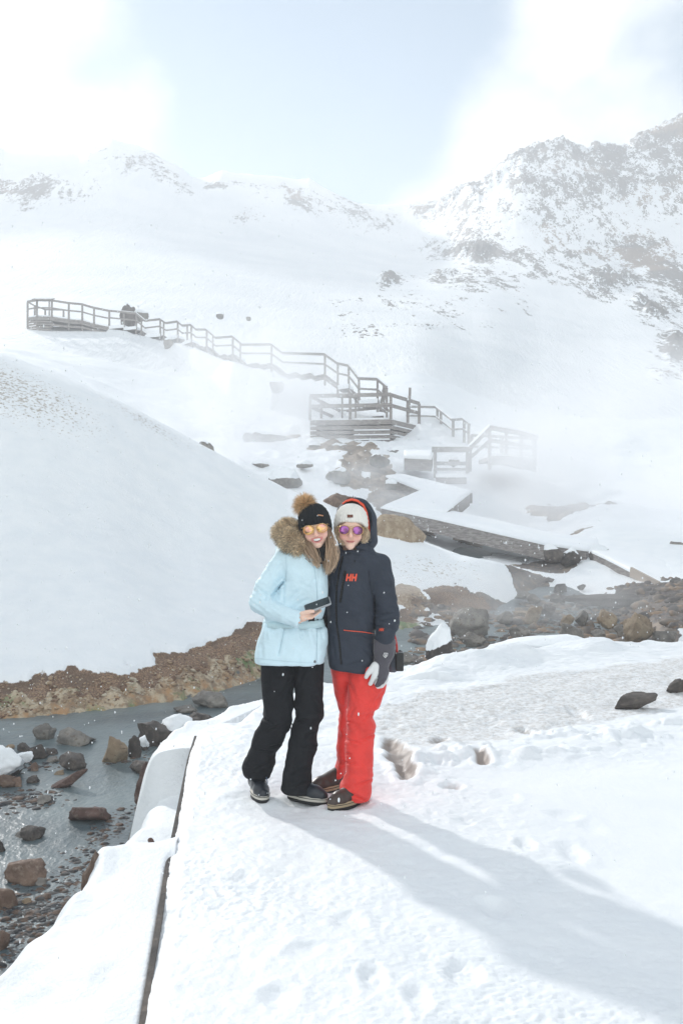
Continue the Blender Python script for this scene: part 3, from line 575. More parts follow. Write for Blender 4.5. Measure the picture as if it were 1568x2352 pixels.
for (u, f) in extra:
    Y = Yst(u); v = float(np.interp(u, [r[0] for r in rail], [r[1] for r in rail])); p = P(u, v, Y); post(root, (p.x, p.y + .06, max(min(gz(p.x, p.y), p.z - 1.0), p.z - 1.3) - .2), p.z - .03, .10)
for k in range(len(RP) - 1):
    a, c = RP[k], RP[k + 1]; za, zc = a.z - 1.1, c.z - 1.1
    flat = abs(za - zc) < .25 or k == 0
    off = Vector((.25, 1.5, 0))
    if flat:
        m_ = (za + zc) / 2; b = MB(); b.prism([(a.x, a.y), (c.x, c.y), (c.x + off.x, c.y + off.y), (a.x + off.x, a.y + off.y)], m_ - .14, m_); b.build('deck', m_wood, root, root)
        b = MB(); yo_ = .12 if k in (4, 8, 12, 16) else -.06; zo_ = .003 if yo_ > 0 else -.13
        b.prism([(a.x, a.y + yo_), (c.x, c.y + yo_), (c.x + off.x, c.y + off.y + .01), (a.x + off.x, a.y + off.y + .01)], m_ + zo_, m_ + .09); b.build('snow_cover', m_snow, root, root)
    else:
        n = max(2, int(round(abs(za - zc) / .19)))
        for j in range(n):
            f0, f1 = j / n, (j + 1) / n; p0, p1 = a.lerp(c, f0), a.lerp(c, f1); z = za + (zc - za) * (f0 + f1) / 2
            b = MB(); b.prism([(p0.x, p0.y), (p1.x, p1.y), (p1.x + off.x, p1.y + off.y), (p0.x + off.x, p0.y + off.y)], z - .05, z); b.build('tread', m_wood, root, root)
        if k < 10: continue
        b = MB(); b.beam((a.x, a.y - .03, za - .16), (c.x, c.y - .03, zc - .16), .05, .12); b.build('stringer', m_wood, root, root)
# ---- upper viewing platform
U = [(63.4, 693), (85, 689.5), (119, 690), (158, 696), (189, 699), (216, 707), (251, 714)]
UP = [P(u, v, Y) for (u, v), Y in zip(U, (73.2, 72.4, 72.2, 72.4, 72.8, 73, 73))]
root = empty('viewing_platform', (UP[2].x, 74, 15), 'small curved wooden viewing platform with slatted base high on the left hillside', 'viewing platform')
for nm, dz, hh_ in (('handrail', 0, .15), ('mid_rail', -.55, .10)): board(root, nm, [(p.x, p.y, p.z + dz) for p in UP], hh_, .06)
for p in UP: post(root, (p.x, p.y + .07, p.z - 1.95), p.z - .02, .12)
back = [P(63.4, 693, 73.2), P(80, 702, 76.5), P(104, 711, 78), P(146, 712, 77)]
board(root, 'mid_rail', [(p.x, p.y, p.z) for p in back], .10, .05)
for p in back[1:]: post(root, (p.x, p.y + .07, p.z - 1.1), p.z + .02, .12)
dz_ = [Vector((p.x, p.y, p.z - 1.15)) for p in UP]
b = MB(); b.prism([(p.x, p.y, p.z) for p in dz_] + [(p.x, p.y + 3.2, p.z) for p in reversed(dz_)], -.14, -.02); b.build('deck', m_wood, root, root)
b = MB(); b.prism([(p.x, p.y + .1, p.z) for p in dz_] + [(p.x, p.y + 3.1, p.z) for p in reversed(dz_)], -.017, .09); b.build('snow_cover', m_snow, root, root)
for k in range(5):
    board(root, 'skirt_board', [(p.x, p.y - .03, p.z - .22 - .19 * k) for p in dz_[:3]], .13, .05)
board(root, 'beam', [(p.x, p.y - .03, p.z - .25) for p in dz_[2:]], .16, .06); board(root, 'beam', [(p.x, p.y - .03, p.z - .62 + .04 * k) for k, p in enumerate(dz_[2:])], .14, .06)
info_sign(P(100, 687, 72.3), 1.45, .8, .3, 1.2, 'dark slanting information board on the high left platform railing')

# ---- landing, ramp and railings at the right
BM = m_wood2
def railing(lab, pts, mid, posts, w_=.12, name='railing', cat='railing'):
    r = empty(name, pts[0], lab, cat)
    board(r, 'handrail', pts, w_, .10); 
    if mid: board(r, 'mid_rail', mid, w_ * .8, .06)
    b = MB()
    for a, c in zip(pts[:-1], pts[1:]): b.beam(Vector(a) + Vector((0, 0, w_ / 2 + .02)), Vector(c) + Vector((0, 0, w_ / 2 + .02)), .12, .035)
    b.build('snow_strip', m_snow, r, r)
    for (a, zt) in posts: post(r, a, zt, .12)
    return r
def Z6(x, y): return (941 + x / 4.5455, 909.5 + y / 4.5455)
def W6(x, y, Y): u, v = Z6(x, y); return P(u, v, Y)
r1 = railing('snow covered railing stepping down right of the large platform', [W6(-40, 112, 50), W6(270, 118, 50), W6(440, 250, 47), W6(555, 243, 46.5), W6(625, 298, 46)],
        [W6(-40, 205, 50), W6(268, 215, 50), W6(440, 350, 47), W6(550, 345, 46.5), W6(620, 395, 46)],
        [(W6(285, 330, 50.1), W6(285, 120, 50).z), (W6(322, 370, 49.2), W6(322, 160, 49.2).z), (W6(450, 450, 47.1), W6(450, 255, 47).z), (W6(565, 495, 46.5), W6(565, 248, 46.5).z), (W6(612, 505, 46), W6(612, 296, 46).z)], .10)
r2 = railing('low snowy gate-like railing with two splayed posts at the walkway corner', [W6(230, 560, 37.3), W6(625, 560, 37)], None,
        [(W6(262, 860, 37.3), W6(262, 556, 37.3).z), (W6(600, 810, 37), W6(600, 556, 37).z)], .20)
board(r2, 'rung', [W6(275, 705, 37.3), W6(590, 705, 37.1)], .14, .06); board(r2, 'rung', [W6(275, 765, 37.3), W6(590, 765, 37.1)], .10, .06)
r3 = railing('steam veiled railing climbing from the corner then curving away to the right', [W6(622, 540, 37), W6(830, 330, 37.5), W6(1010, 362, 38), W6(1180, 395, 38.6), W6(1330, 438, 39)],
        [W6(622, 645, 37), W6(830, 462, 37.5), W6(1010, 490, 38), W6(1180, 520, 38.6), W6(1322, 545, 39)],
        [(W6(625, 790, 37), W6(625, 545, 37).z), (W6(830, 770, 37.6), W6(830, 330, 37.5).z), (W6(1006, 612, 38.1), W6(1006, 362, 38).z), (W6(1160, 662, 38.7), W6(1160, 392, 38.6).z), (W6(1302, 735, 39.1), W6(1302, 432, 39).z)], .17)
r4 = railing('faint far railing seen through the nearer curving railing in the steam', [W6(640, 412, 41.5), W6(950, 425, 42), W6(1325, 450, 43)], [W6(640, 528, 41.5), W6(950, 540, 42), W6(1325, 552, 43)],
        [(W6(958, 610, 42), W6(958, 425, 42).z), (W6(640, 560, 41.5), W6(640, 412, 41.5).z), (W6(1290, 700, 43), W6(1290, 450, 43).z)], .10)
root = empty('landing', W6(1060, 680, 39), 'dark fronted raised landing under the curving railing in the steam', 'landing')
fp = [W6(830, 630, 37.7), W6(1010, 622, 38.2), W6(1180, 660, 38.8), W6(1310, 700, 39.2)]
b = MB(); b.prism([tuple(p) for p in fp] + [(p.x, p.y + 3, p.z) for p in reversed(fp)], -.15, 0); b.build('deck', m_wood, root, root)
board(root, 'skirt_board', [(p.x, p.y - .02, p.z - .26) for p in fp], .19, .05)
b = MB(); b.prism([(p.x, p.y + .06, p.z) for p in fp] + [(p.x, p.y + 2.9, p.z) for p in reversed(fp)], .003, .10); b.build('snow_cover', m_snow, root, root)
def slab(lab, poly, th, snow, name='boardwalk', cat='boardwalk'):
    r = empty(name, poly[0], lab, cat); b = MB(); b.prism([tuple(p) for p in poly], -th, 0); b.build('deck', m_wood, r, r)
    # snow lying on the deck: subdivided and lumpy
    snow_poly(r, poly, snow); return r
def snow_poly(r, poly, th):
    pts = [Vector(p) for p in poly]; n = len(pts); per = []
    for i in range(n):
        a, c = pts[i], pts[(i + 1) % n]; k = max(2, int((c - a).length / .18))
        for j in range(k): per.append(a.lerp(c, j / k))
    cen = sum(pts, Vector()) / n; m = len(per); V = []; rr = [(1.012, -.02), (1.015, .35), (.99, .8), (.95, 1.0), (.8, 1.05), (.55, 1.05), (.25, 1.05)]
    for f, g in rr:
        for p in per:
            q_ = cen + (p - cen) * f; nn_ = float(fbm(np.array(q_.x * 2.2), np.array(q_.y * 2.2), 3., 3)) * .35; V.append(Vector((q_.x, q_.y, q_.z + th * (g * (1 + nn_ * .6) if g > 0 else g))) + (p - cen).normalized() * nn_ * .05 * (1 if f > .94 else 0))
    F = [(k*m + i, k*m + (i+1) % m, (k+1)*m + (i+1) % m, (k+1)*m + i) for k in range(len(rr)-1) for i in range(m)]
    V.append(cen + Vector((0, 0, th * 1.05))); F += [((len(rr)-1)*m + i, (len(rr)-1)*m + (i+1) % m, len(V)-1) for i in range(m)]
    return mesh_obj('snow_cover', np.array([tuple(v_ - r.location) for v_ in V]), F, m_snow, r, True)
slab('snow laden plank bench running left of the corner gate in the steam', [W6(-60, 650, 38.5), W6(225, 665, 38), W6(240, 600, 40), W6(-60, 590, 41)], .45, .14, 'plank_bench', 'bench')
slab('snowy step boards inside the low corner gate railing', [W6(270, 850, 37), W6(590, 850, 36.8), W6(590, 800, 38), W6(270, 800, 38)], .25, .12, 'steps', 'steps')
slab('upper snowy boardwalk leg pointing left below the corner gate', [P(886, 1096, 35), P(975, 1132, 33.2), P(1084, 1132, 33.2), P(925, 1094, 36)], .35, .10)
slab('middle snowy boardwalk leg doubling back to the sharp corner', [P(878, 1168, 30.6), P(1020, 1180, 30), P(1078, 1134, 33.0), P(968, 1130, 33.1)], .40, .11)
BWf = [P(876, 1168, 30.4), P(1000, 1194, 29.2), P(1120, 1222, 27.9), P(1250, 1252, 26.4), P(1345, 1266, 25.5)]
slab('long snowy boardwalk leg with a dark shaded side above the stream', BWf + [p + Vector((.9, 1.7, .15)) for p in reversed(BWf)], .40, .09)
BWn = [P(1357, 1270, 25.3), P(1390, 1285, 24.6), P(1450, 1316, 23.2), P(1514, 1350, 22.0)]
r = slab('nearest snowy boardwalk stretch at the right with a bare pale plank', BWn + [p + Vector((1.6, 1.2, .1)) for p in reversed(BWn)], .55, .10)
m_plank = M('pale_plank', (.42, .36, .31), .7)
a, c = BWn[2], BWn[3]; b = MB(); b.beam(a + Vector((-.03, -.02, .03)), c + Vector((-.03, -.02, .03)), .05, .22); o = b.build('edge_plank', m_plank, r, r); o['label'] = 'pale bare edge plank'
# stones holding the gap between the two stretches come with the rocks

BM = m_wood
# ---- retaining board of the near path
EP = [(y, edge_x(y)) for y in (-7.5, 0, 1.6, 3.11, 4.67, 6.6, 7.3)]
root = empty('path_edging', (-.62, 3.1, -.2), 'dark timber edging board under the trodden snow of the near path', 'edging board')
for k in range(len(EP) - 1):
    (y0, x0), (y1, x1) = EP[k], EP[k + 1]; b = MB(); b.beam((x0 - .011, y0, -.100), (x1 - .011, y1, -.100), .022, .12); b.build('plank', m_rk_dark, root, root)

# ---- rocks
def ico(sub):
    bm = bmesh.new(); bmesh.ops.create_icosphere(bm, subdivisions=sub, radius=1); V = np.array([v.co[:] for v in bm.verts]); F = np.array([[v.index for v in f.verts] for f in bm.faces]); bm.free(); return V, F
ICO = {k: ico(k) for k in (1, 2, 3, 4, 5)}
def rock_shape(seed, sub=4, rough=.28, cuts=15, flat=.0):
    V, F = ICO[sub]; V = V.copy(); rg = np.random.default_rng(seed); o = rg.uniform(-50, 50, 3)
    for _ in range(cuts):
        n = rg.normal(size=3); n /= np.linalg.norm(n); d = rg.uniform(.42, .88); k = V @ n - d; V -= np.maximum(k, 0)[:, None] * n * .92
    n1 = fbm(V[:, 0] * 1.1 + o[0], V[:, 1] * 1.1 + o[1], V[:, 2] * 1.1 + o[2], 3, .5); n2 = fbm(V[:, 0] * 3.5 + o[1], V[:, 1] * 3.5, V[:, 2] * 3.5 + o[2], 4, .6, True)
    r = 1 + rough * n1 + rough * .5 * (n2 - .4); V *= r[:, None]; V /= np.abs(V).max(0) * .97
    return V, F
def rock(u, vb, wpx, hpx, mat, label, z=None, Y=None, dy=.8, seed=None, snow=0, peak=0, sx=0, tilt=0, group=None, sub=4, rough=.28, sink=.25, cat='rock', name='rock', yaw=None):
    if Y is None:
        zz = -.93 if z is None else z; p = onz(u, vb, zz)
        for _ in range(6):
            if z is None: zz = float(wl(p.y)) - .02; p = onz(u, vb, zz)
    else: p = P(u, vb, Y); zz = p.z
    Y = p.y; w_, h_ = wpx / FPX * Y, hpx / FPX * Y
    seed = seed if seed is not None else int(u * 7 + vb * 13); V, F = rock_shape(seed, sub, rough)
    d_ = w_ * dy; V = V * np.stack([1 - peak * (V[:, 2] + 1) / 2] * 2 + [np.ones(len(V))], 1); V = V * np.array([w_ / 2, d_ / 2, h_ * (1 + sink) / 2])
    ct, st = math.cos(tilt), math.sin(tilt); V = np.stack([V[:, 0] * ct - V[:, 2] * st, V[:, 1], V[:, 0] * st + V[:, 2] * ct], 1)
    V[:, 2] += h_ * (1 - sink) / 2
    me_n = None; att = np.zeros(len(V))
    if snow > 0:
        # snow lies on the upward facing side, thicker towards the top
        N_ = V.copy(); N_[:, 2] -= h_ * .3; N_ /= np.linalg.norm(N_ / np.array([w_, d_, h_]), axis=1)[:, None]; up = N_[:, 2] / h_
        att = smooth(1 - snow - .25, 1 - snow + .25, up - sx * V[:, 0] / w_ + .6 * fbm(V[:, 0] * 3.5 / w_, V[:, 1] * 3.5 / w_, V[:, 2] * 3.5 / w_, 4)); V[:, 2] += att * h_ * .10
    o = mesh_obj(name, V, F, mat, attrs={'snow': att}); o.location = (p.x, p.y + d_ * .25, zz)
    tag(o, label, cat, group or None); return o
D_, B_, R_, G_, T_ = m_rk_dark, m_rk_brown, m_rk_red, m_rk_grey, m_rk_tan
ST = 'rocks standing in the stream'
for a in [
 (101, 1702, 50, 40, G_, 'knobbly grey-brown rock alone in the upper left of the stream'),
 (172, 1718, 98, 42, G_, 'long low grey rock with a flat back in the left stream'),
 (352, 1716, 92, 78, D_, 'big dark brown boulder with snow poured down its right shoulder', .0),
 (402, 1712, 84, 74, D_, 'rock mostly buried in snow leaning on the big dark boulder', .75),
 (437, 1690, 50, 44, D_, 'dark wet rock behind the snow-draped boulder'),
 (266, 1755, 66, 62, T_, 'tan rounded boulder with brown waterline left of a black rock'),
 (303, 1745, 42, 54, D_, 'upright black rock between the tan boulder and a snowball-like cap'),
 (332, 1728, 34, 34, D_, 'small rock wearing a round white snow cap beside the black rock', .9),
 (326, 1780, 66, 30, D_, 'dark flat rock below the snow-capped rocks'),
 (380, 1705, 40, 30, B_, 'brown rock under the snow draped boulder'),
 (415, 1725, 44, 26, D_, 'dark low stones before the snow-draped boulder'),
 (168, 1772, 74, 40, D_, 'craggy dark brown rock above the log-shaped rock'),
 (101, 1852, 38, 24, G_, 'small pale grey rock at the lower end of the log-shaped rock'),
 (205, 1893, 98, 44, R_, 'smooth brown oval boulder at the edge of the dark gravel'),
 (74, 1934, 60, 30, D_, 'ragged black rock alone in the open water'),
 (45, 1928, 30, 16, G_, 'flat grey stone touching the ragged black rock'),
 (79, 1748, 58, 36, D_, 'rounded dark rock in the left cluster'),
 (50, 1730, 34, 22, D_, 'dark rock at the back of the left cluster beside the snow'),
 (118, 1738, 28, 20, D_, 'small dark rock on the right of the left cluster'),
 (120, 1754, 36, 14, G_, 'flat pale grey stone in front of the left cluster'),
 (10, 1812, 60, 32, B_, 'brown rock under the left snow patch'),
 (36, 1812, 30, 26, B_, 'rounded brown rock right of the one under the left snow patch'),
 (70, 1804, 34, 20, D_, 'low dark rock between the left cluster and the log-shaped rock'),
 (78, 1775, 30, 22, B_, 'brown rock just below the left cluster'),
 (22, 1724, 22, 12, T_, 'small yellow-tan stone at the top edge of the left snow patch'),
 (136, 1784, 24, 14, T_, 'tiny tan stone left of the log-shaped rock'),
 (48, 2034, 112, 50, B_, 'wide brown rock at the lower left edge of the water'),
 (8, 2092, 66, 64, B_, 'large dark brown rock cut by the left picture edge'),
 (92, 2040, 34, 22, G_, 'grey rounded stone with an ochre top by the gravel'),
 (68, 2036, 24, 28, G_, 'upright grey-pink stone left of the ochre topped stone'),
 (60, 2084, 22, 20, T_, 'tan stone in the dark gravel at lower left'),
 (2, 2190, 40, 50, B_, 'rust brown stone at the bottom left edge of the picture'),
 (0, 1962, 24, 30, D_, 'dark stone at the left picture edge in open water'),
 (482, 1627, 84, 46, G_, 'angular grey rock in the stream nearest the far bank'),
 (428, 1640, 66, 18, G_, 'low pale slab left of the angular grey rock'),
 (455, 1668, 60, 34, D_, 'dark wet rock between the path edge and the angular grey rock')]:
    u, vb, w_, h_, mt, lab = a[:6]; rock(u, vb, w_, h_, mt, lab, snow=a[6] if len(a) > 6 else 0, group=ST, rough=.34, dy=.9)
rock(392, 1700, 60, 40, D_, 'second lump of the snow-buried rock beside the dark boulder', snow=.95, group=ST, dy=1.2)
rock(143, 1815, 124, 27, R_, 'long log-shaped reddish rock lying slantwise in the stream', tilt=.50, group=ST, dy=.3, rough=.2, sink=.0)
rock(4, 1800, 105, 74, D_, 'snow covered boulder on the left picture edge', snow=1.25, group=ST, dy=1.1)
rock(50, 1758, 60, 26, D_, 'low snow tongue beside the snow covered boulder at left', snow=1.3, group=ST, dy=1.1)
rock(336, 1846, 62, 88, R_, 'reddish brown boulder half buried in the snow bank at the path edge', z=-.80, dy=1.1, rough=.2)
# rock face showing in the snow bank
rock(213, 2165, 92, 205, B_, 'tall brown boulder face showing under the snow lip of the near bank', Y=4.74, dy=1.9, seed=5, rough=.16, sub=5)
rock(280, 2012, 50, 26, B_, 'small brown stone poking through the near snow bank', z=-.17, dy=.8)
rock(346, 1938, 18, 12, R_, 'tiny rusty stone poking through the snow beside the path', z=-.10, dy=.8, sub=3)
# path boulders
rock(1452, 1630, 128, 34, D_, 'long dark brown boulder in the trodden snow at right', z=0, dy=.55, tilt=.28, rough=.2, seed=11)
rock(1556, 1592, 56, 32, D_, 'dark boulder at the right picture edge on the snow', z=0, dy=.8)
rock(1012, 1530, 84, 92, D_, 'pointed dark rock with a thick snow coat behind the camera bag', z=-.10, snow=.62, sx=.9, dy=.9, seed=21, cat='rock', peak=.5, tilt=-.1)
rock(930, 1522, 40, 26, G_, 'low grey stone at the water just right of the navy jacket', Y=12.6, dy=.9)
rock(1085, 1480, 60, 30, G_, 'grey-brown stone half under snow right of the pointed rock', Y=13.2, dy=.9)
for (u, vb, w_, h_, lab) in ((1250, 1512, 240, 44, 'snow covered boulder with a brown rim along its top'),):
    rock(u, vb, w_, h_, B_, lab, Y=12.4 if u < 1300 else 13.0, snow=1.0 if 'brown' in lab else 1.6, dy=.9, rough=.12, cat='snow mound' if 'mound' in lab else 'rock')
# right hand shore
RG = 'rocks on the far shore of the stream'
for a in [(1090, 1450, 112, 54, G_, 'large layered grey-brown rock at the left end of the far shore'), (1224, 1422, 46, 40, T_, 'tan block on the far shore left of the pale stones'), (1304, 1430, 34, 24, T_, 'low tan stone left of the pale rounded stone'),
  (1338, 1430, 32, 28, G_, 'pale rounded stone in the middle of the far shore'), (1396, 1432, 46, 34, T_, 'peaked tan stone between the pale stone and the big boulder'), (1463, 1470, 80, 62, T_, 'largest tan boulder on the far shore at right'),
  (1538, 1474, 72, 34, G_, 'wide grey rock right of the largest tan boulder'), (1312, 1474, 62, 42, G_, 'grey pyramid rock nearest the water'), (1568, 1440, 30, 24, T_, 'tan stone by the right picture edge on the far shore'),
  (1255, 1408, 46, 24, D_, 'dark stone behind the tan block'), (1160, 1425, 40, 22, G_, 'low grey stone right of the large layered rock'), (1375, 1462, 34, 18, G_, 'flat grey stone below the peaked tan stone'),
  (1190, 1462, 58, 24, G_, 'flat grey stone at the near waterline'), (1424, 1455, 30, 18, G_, 'small grey stone left of the largest tan boulder'), (1210, 1412, 60, 10, T_, 'thin orange slab beside the tan block'), (1500, 1425, 34, 20, D_, 'dark stone above the wide grey rock'), (1518, 1408, 26, 18, R_, 'brown stone with white speck near the right edge')]:
    u, vb, w_, h_, mt, lab = a; rock(u, vb, w_, h_, mt, lab, Y=float(np.interp(vb, [1400, 1425, 1450, 1475], [20.5, 19.3, 18.0, 16.6])), group=RG, rough=.32, sink=.5)
for (u, vb, w_, h_, lab) in ((1287, 1356, 32, 16, 'left one of the dark stones breaking the upper stream'), (1203, 1372, 40, 14, 'flat brown stone in the upper stream'), (1222, 1380, 36, 16, 'grey-pink stone just below the flat brown stone'), (1281, 1380, 40, 18, 'dark jagged stone in the upper stream'), (1336, 1352, 20, 10, 'small dark stone near the snow in the upper stream'), (1262, 1336, 24, 10, 'farthest dark stone in the upper stream')):
    rock(u, vb, w_, h_, D_ if 'dark' in lab else G_, lab, Y=float(np.interp(vb, [1330, 1385], [24, 21])), group='stones breaking the upper stream', sink=.5, sub=3)
rock(1505, 1392, 150, 44, D_, 'dark earthy mound at the end of the nearest boardwalk stretch', Y=21.4, dy=.8, rough=.15, cat='mound', name='mound')
rock(1395, 1392, 190, 26, D_, 'low dark shelf of wet earth left of the dark mound', Y=20.8, dy=.6, rough=.2, cat='mound', name='mound')
rock(915, 1262, 135, 82, T_, 'large tan boulder on the mound beside the navy hood', Y=23.4, dy=.7, rough=.16, seed=33)
rock(772, 1176, 96, 50, B_, 'brown boulder on the ridge between the two hats', Y=24.4, dy=.7, rough=.2, seed=35)
for (u, vb, w_, h_, lab) in ((1270, 1284, 46, 34, 'dark block at the end of the long boardwalk leg'), (1315, 1288, 60, 30, 'snow capped stone in the gap between two boardwalk stretches'), (1375, 1292, 52, 38, 'dark square stone under the start of the nearest boardwalk stretch')):
    rock(u, vb, w_, h_, D_, lab, Y=25.3, snow=.35, dy=.8, sink=.5)
# hillside rocks
H = 'rocks scattered on the snowy hillside'
for (u, vb, w_, h_, Y, sn, lab) in ((292, 725, 48, 34, 74, .3, 'pointed dark boulder beside the upper end of the stepped walkway'), (318, 726, 44, 22, 75, .9, 'snow plastered boulder right of the pointed dark boulder'), (507, 726, 22, 11, 80, .7, 'half snowy rock alone on the slope above the walkway'), (572, 731, 15, 9, 80, .8, 'small snowy rock right of the lone half snowy rock'),
   (635, 885, 34, 22, 53, .75, 'round snow crusted rock below the middle of the walkway'), (388, 790, 24, 18, 68, .4, 'dark rock tucked under the walkway posts'), (620, 1012, 130, 30, 44.5, .25, 'long dark outcrop left of the large platform'), (655, 1106, 84, 46, 35.5, 1.3, 'huge snow wrapped boulder with brown foot in the valley'), (600, 1068, 40, 20, 38.5, 1.35, 'grey rock left of the huge snow wrapped boulder'),
   (468, 1032, 46, 30, 30, .1, 'brown rock peeping over the left mound'), (845, 1030, 56, 20, 44, 1.2, 'round snow covered stone below the platform corner'), (925, 1040, 70, 30, 43.5, 1.2, 'large pillow of snow over a stone right of the platform'), (785, 1030, 50, 18, 44, .5, 'grey stone under the platform boards'), (720, 1028, 50, 16, 44, .6, 'stone under the left end of the platform'),
   (895, 1115, 34, 22, 34, 1.1, 'round snow cap on a stone above the sharp boardwalk corner'), (1040, 1060, 30, 22, 38, 1.2, 'snow lump left of the corner gate'), (870, 1062, 50, 30, 39, .3, 'grey boulder in the muddy valley centre'), (775, 1095, 60, 30, 36, .3, 'muddy boulder left of the valley centre'), (700, 1068, 40, 16, 38, 1.3, 'snowy stone in the middle valley'),
   (1560, 1262, 60, 44, 26, .4, 'dark boulder at the right edge behind the boardwalk snow'), (1500, 1232, 90, 26, 28, 1.3, 'snow drift mound behind the nearest boardwalk'), (960, 1012, 12, 8, 46, 0, 'small dark stone in the snow right of the platform')):
    rock(u, vb, w_, h_ * (.7 if Y < 50 else .9), D_ if Y == 74 else G_, lab, Y=Y, snow=sn, group=H, rough=.36, sink=.9, sub=4 if w_ > 40 else 3)
rock(452, 1468, 24, 9, D_, 'tiny dark stone melting out of the big left snowbank', Y=15.2, dy=.8, sub=3)
def pebbles(name, spec, mat, label):
    rg = np.random.default_rng(3); Vs = []; Fs = []; n = 0
    for (path, width, count, smin, smax) in spec:
        path = [Vector(p) for p in path]
        for _ in range(count):
            k = rg.integers(0, len(path) - 1); p = path[k].lerp(path[k+1], float(rg.random())); x = p.x + rg.normal() * width; y = p.y + rg.normal() * width
            if plat_sd(np.array(x), np.array(y)) < .02: continue
            z = gz_fast(x, y)
            s = rg.uniform(smin, smax) * (1 if rg.random() < .9 else 1.8); V, F = PEB[rg.integers(0, len(PEB))]
            a = rg.uniform(0, 6.3); c_, s_ = math.cos(a), math.sin(a); W = V * np.array([s, s * rg.uniform(.6, 1), s * rg.uniform(.4, .7)])
            W = np.stack([W[:, 0] * c_ - W[:, 1] * s_ + x, W[:, 0] * s_ + W[:, 1] * c_ + y, W[:, 2] + max(z, float(wl(y)) - .01)], 1); Vs.append(W); Fs.append(F + n); n += len(V)
    o = mesh_obj(name, np.concatenate(Vs), np.concatenate(Fs), mat); tag(o, label, None, None, 'stuff'); return o
PEB = [rock_shape(s_, 2, .3, 6) for s_ in range(8)]
def gz_fast(x, y):
    return float(wl(y)) - .03
m_peb = M('pebbles', (.1, .09, .085), .8); t = NT(m_peb); g_ = t.noise(9, 1); t.base(t.mix(t.rng(g_, .42, .5), (.035, .036, .04), t.mix(t.rng(t.noise(14, 1), .45, .55), (.075, .07, .068), (.11, .07, .05)))); t.bump(t.noise(60, 3), .4, .004)
def OW(u, v): return onz(u, v, -.93)
pebbles('pebbles', [([OW(440, 1665), OW(420, 1730), OW(395, 1770)], .12, 200, .012, .04), ([OW(345, 1850), OW(285, 1880), OW(235, 1925), OW(205, 1990)], .07, 800, .009, .024), ([OW(205, 1960), OW(160, 2060), OW(120, 2110), OW(60, 2160), OW(0, 2230)], .11, 2600, .009, .024),
   ([OW(0, 1830), OW(60, 1850), OW(110, 1830), OW(60, 1870)], .13, 260, .012, .04), ([OW(30, 1760), OW(100, 1770), OW(130, 1755)], .10, 120, .012, .035), ([OW(250, 1765), OW(360, 1740), OW(420, 1700)], .10, 150, .012, .035), ([OW(100, 2030), OW(60, 2110), OW(-20, 2130)], .12, 300, .012, .03)], m_peb, 'dark wet pebbles along the near shore')
def bank_stones():
    rg = np.random.default_rng(19); n_ = 1300; u = rg.uniform(-60, 640, n_); Y0 = np.interp(u, [-60, 0, 220, 450, 620], [11.9, 12.0, 12.6, 13.6, 15.2]); Y = Y0 + rg.beta(1.1, 2.2, n_) * 1.5; x = (u - CU) / FPX * Y; h, a_ = ground(x, Y)
    Vs = []; Fs = []; n = 0
    for i in range(n_):
        if a_['dirt'][i] < .55 and a_['mineral'][i] < .5: continue
        s = rg.uniform(.008, .022) * (2.6 if rg.random() < .08 else 1) * (1.3 if a_['mineral'][i] > .5 else 1); V, F = PEB[rg.integers(0, len(PEB))]; a = rg.uniform(0, 6.3); c_, s_ = math.cos(a), math.sin(a)
        W = V * np.array([s, s * rg.uniform(.6, 1), s * rg.uniform(.5, .8)]); Vs.append(np.stack([W[:, 0] * c_ - W[:, 1] * s_ + x[i], W[:, 0] * s_ + W[:, 1] * c_ + Y[i], W[:, 2] + max(h[i], float(wl(Y[i])) - .02)], 1)); Fs.append(F + n); n += len(V)
    m = M('bank_stones', (.3, .2, .13), .8); t = NT(m); c = t.mix(t.rng(t.noise(6, 1), .42, .52), (.16, .095, .06), (.36, .26, .17)); t.base(t.mix(t.rng(t.noise(7.3, 1), .56, .6), c, (.48, .42, .33))); t.bump(t.noise(60, 3), .4, .004)
    tag(mesh_obj('bank_stones', np.concatenate(Vs), np.concatenate(Fs), m), 'brown and cream stones on the far bank', None, None, 'stuff')
bank_stones()
def shore_rubble():
    rg = np.random.default_rng(9); Vs = []; Fs = []; n = 0
    for _ in range(1500):
        u = rg.uniform(940, 1620); Y = rg.uniform(15.5, 22.5); x = (u - CU) / FPX * Y
        h = float(GR(x, Y)); s = rg.uniform(.04, .13) * (1 if rg.random() < .85 else 1.7); V, F = PEB[rg.integers(0, len(PEB))]; a = rg.uniform(0, 6.3); c_, s_ = math.cos(a), math.sin(a)
        if Y > 20.3 and u < 1200: continue
        W = V * np.array([s, s * rg.uniform(.6, 1), s * rg.uniform(.4, .8)]); W = np.stack([W[:, 0] * c_ - W[:, 1] * s_ + x, W[:, 0] * s_ + W[:, 1] * c_ + Y, W[:, 2] + max(h, float(wl(Y)) - .02)], 1); Vs.append(W); Fs.append(F + n); n += len(V)
    o = mesh_obj('rubble', np.concatenate(Vs), np.concatenate(Fs), m_rub); tag(o, 'brown and grey rubble on the far shore', None, None, 'stuff')
gxs = np.linspace(0, 9, 90); gys = np.linspace(15, 23, 80); GX, GY = np.meshgrid(gxs, gys); GH = ground(GX.ravel(), GY.ravel())[0].reshape(GX.shape)
def GR(x, y):
    i = int(np.clip((x) / 9 * 89, 0, 89)); j = int(np.clip((y - 15) / 8 * 79, 0, 79)); return GH[j, i]
m_rub = M('rubble', (.15, .12, .1), .8); t = NT(m_rub); t.base(t.mix(t.rng(t.noise(2.5, 1), .42, .55), (.10, .09, .085), t.mix(t.rng(t.noise(3.4, 1), .45, .55), (.18, .15, .125), (.26, .18, .12)))); t.bump(t.noise(25, 4), .5, .01)
shore_rubble()
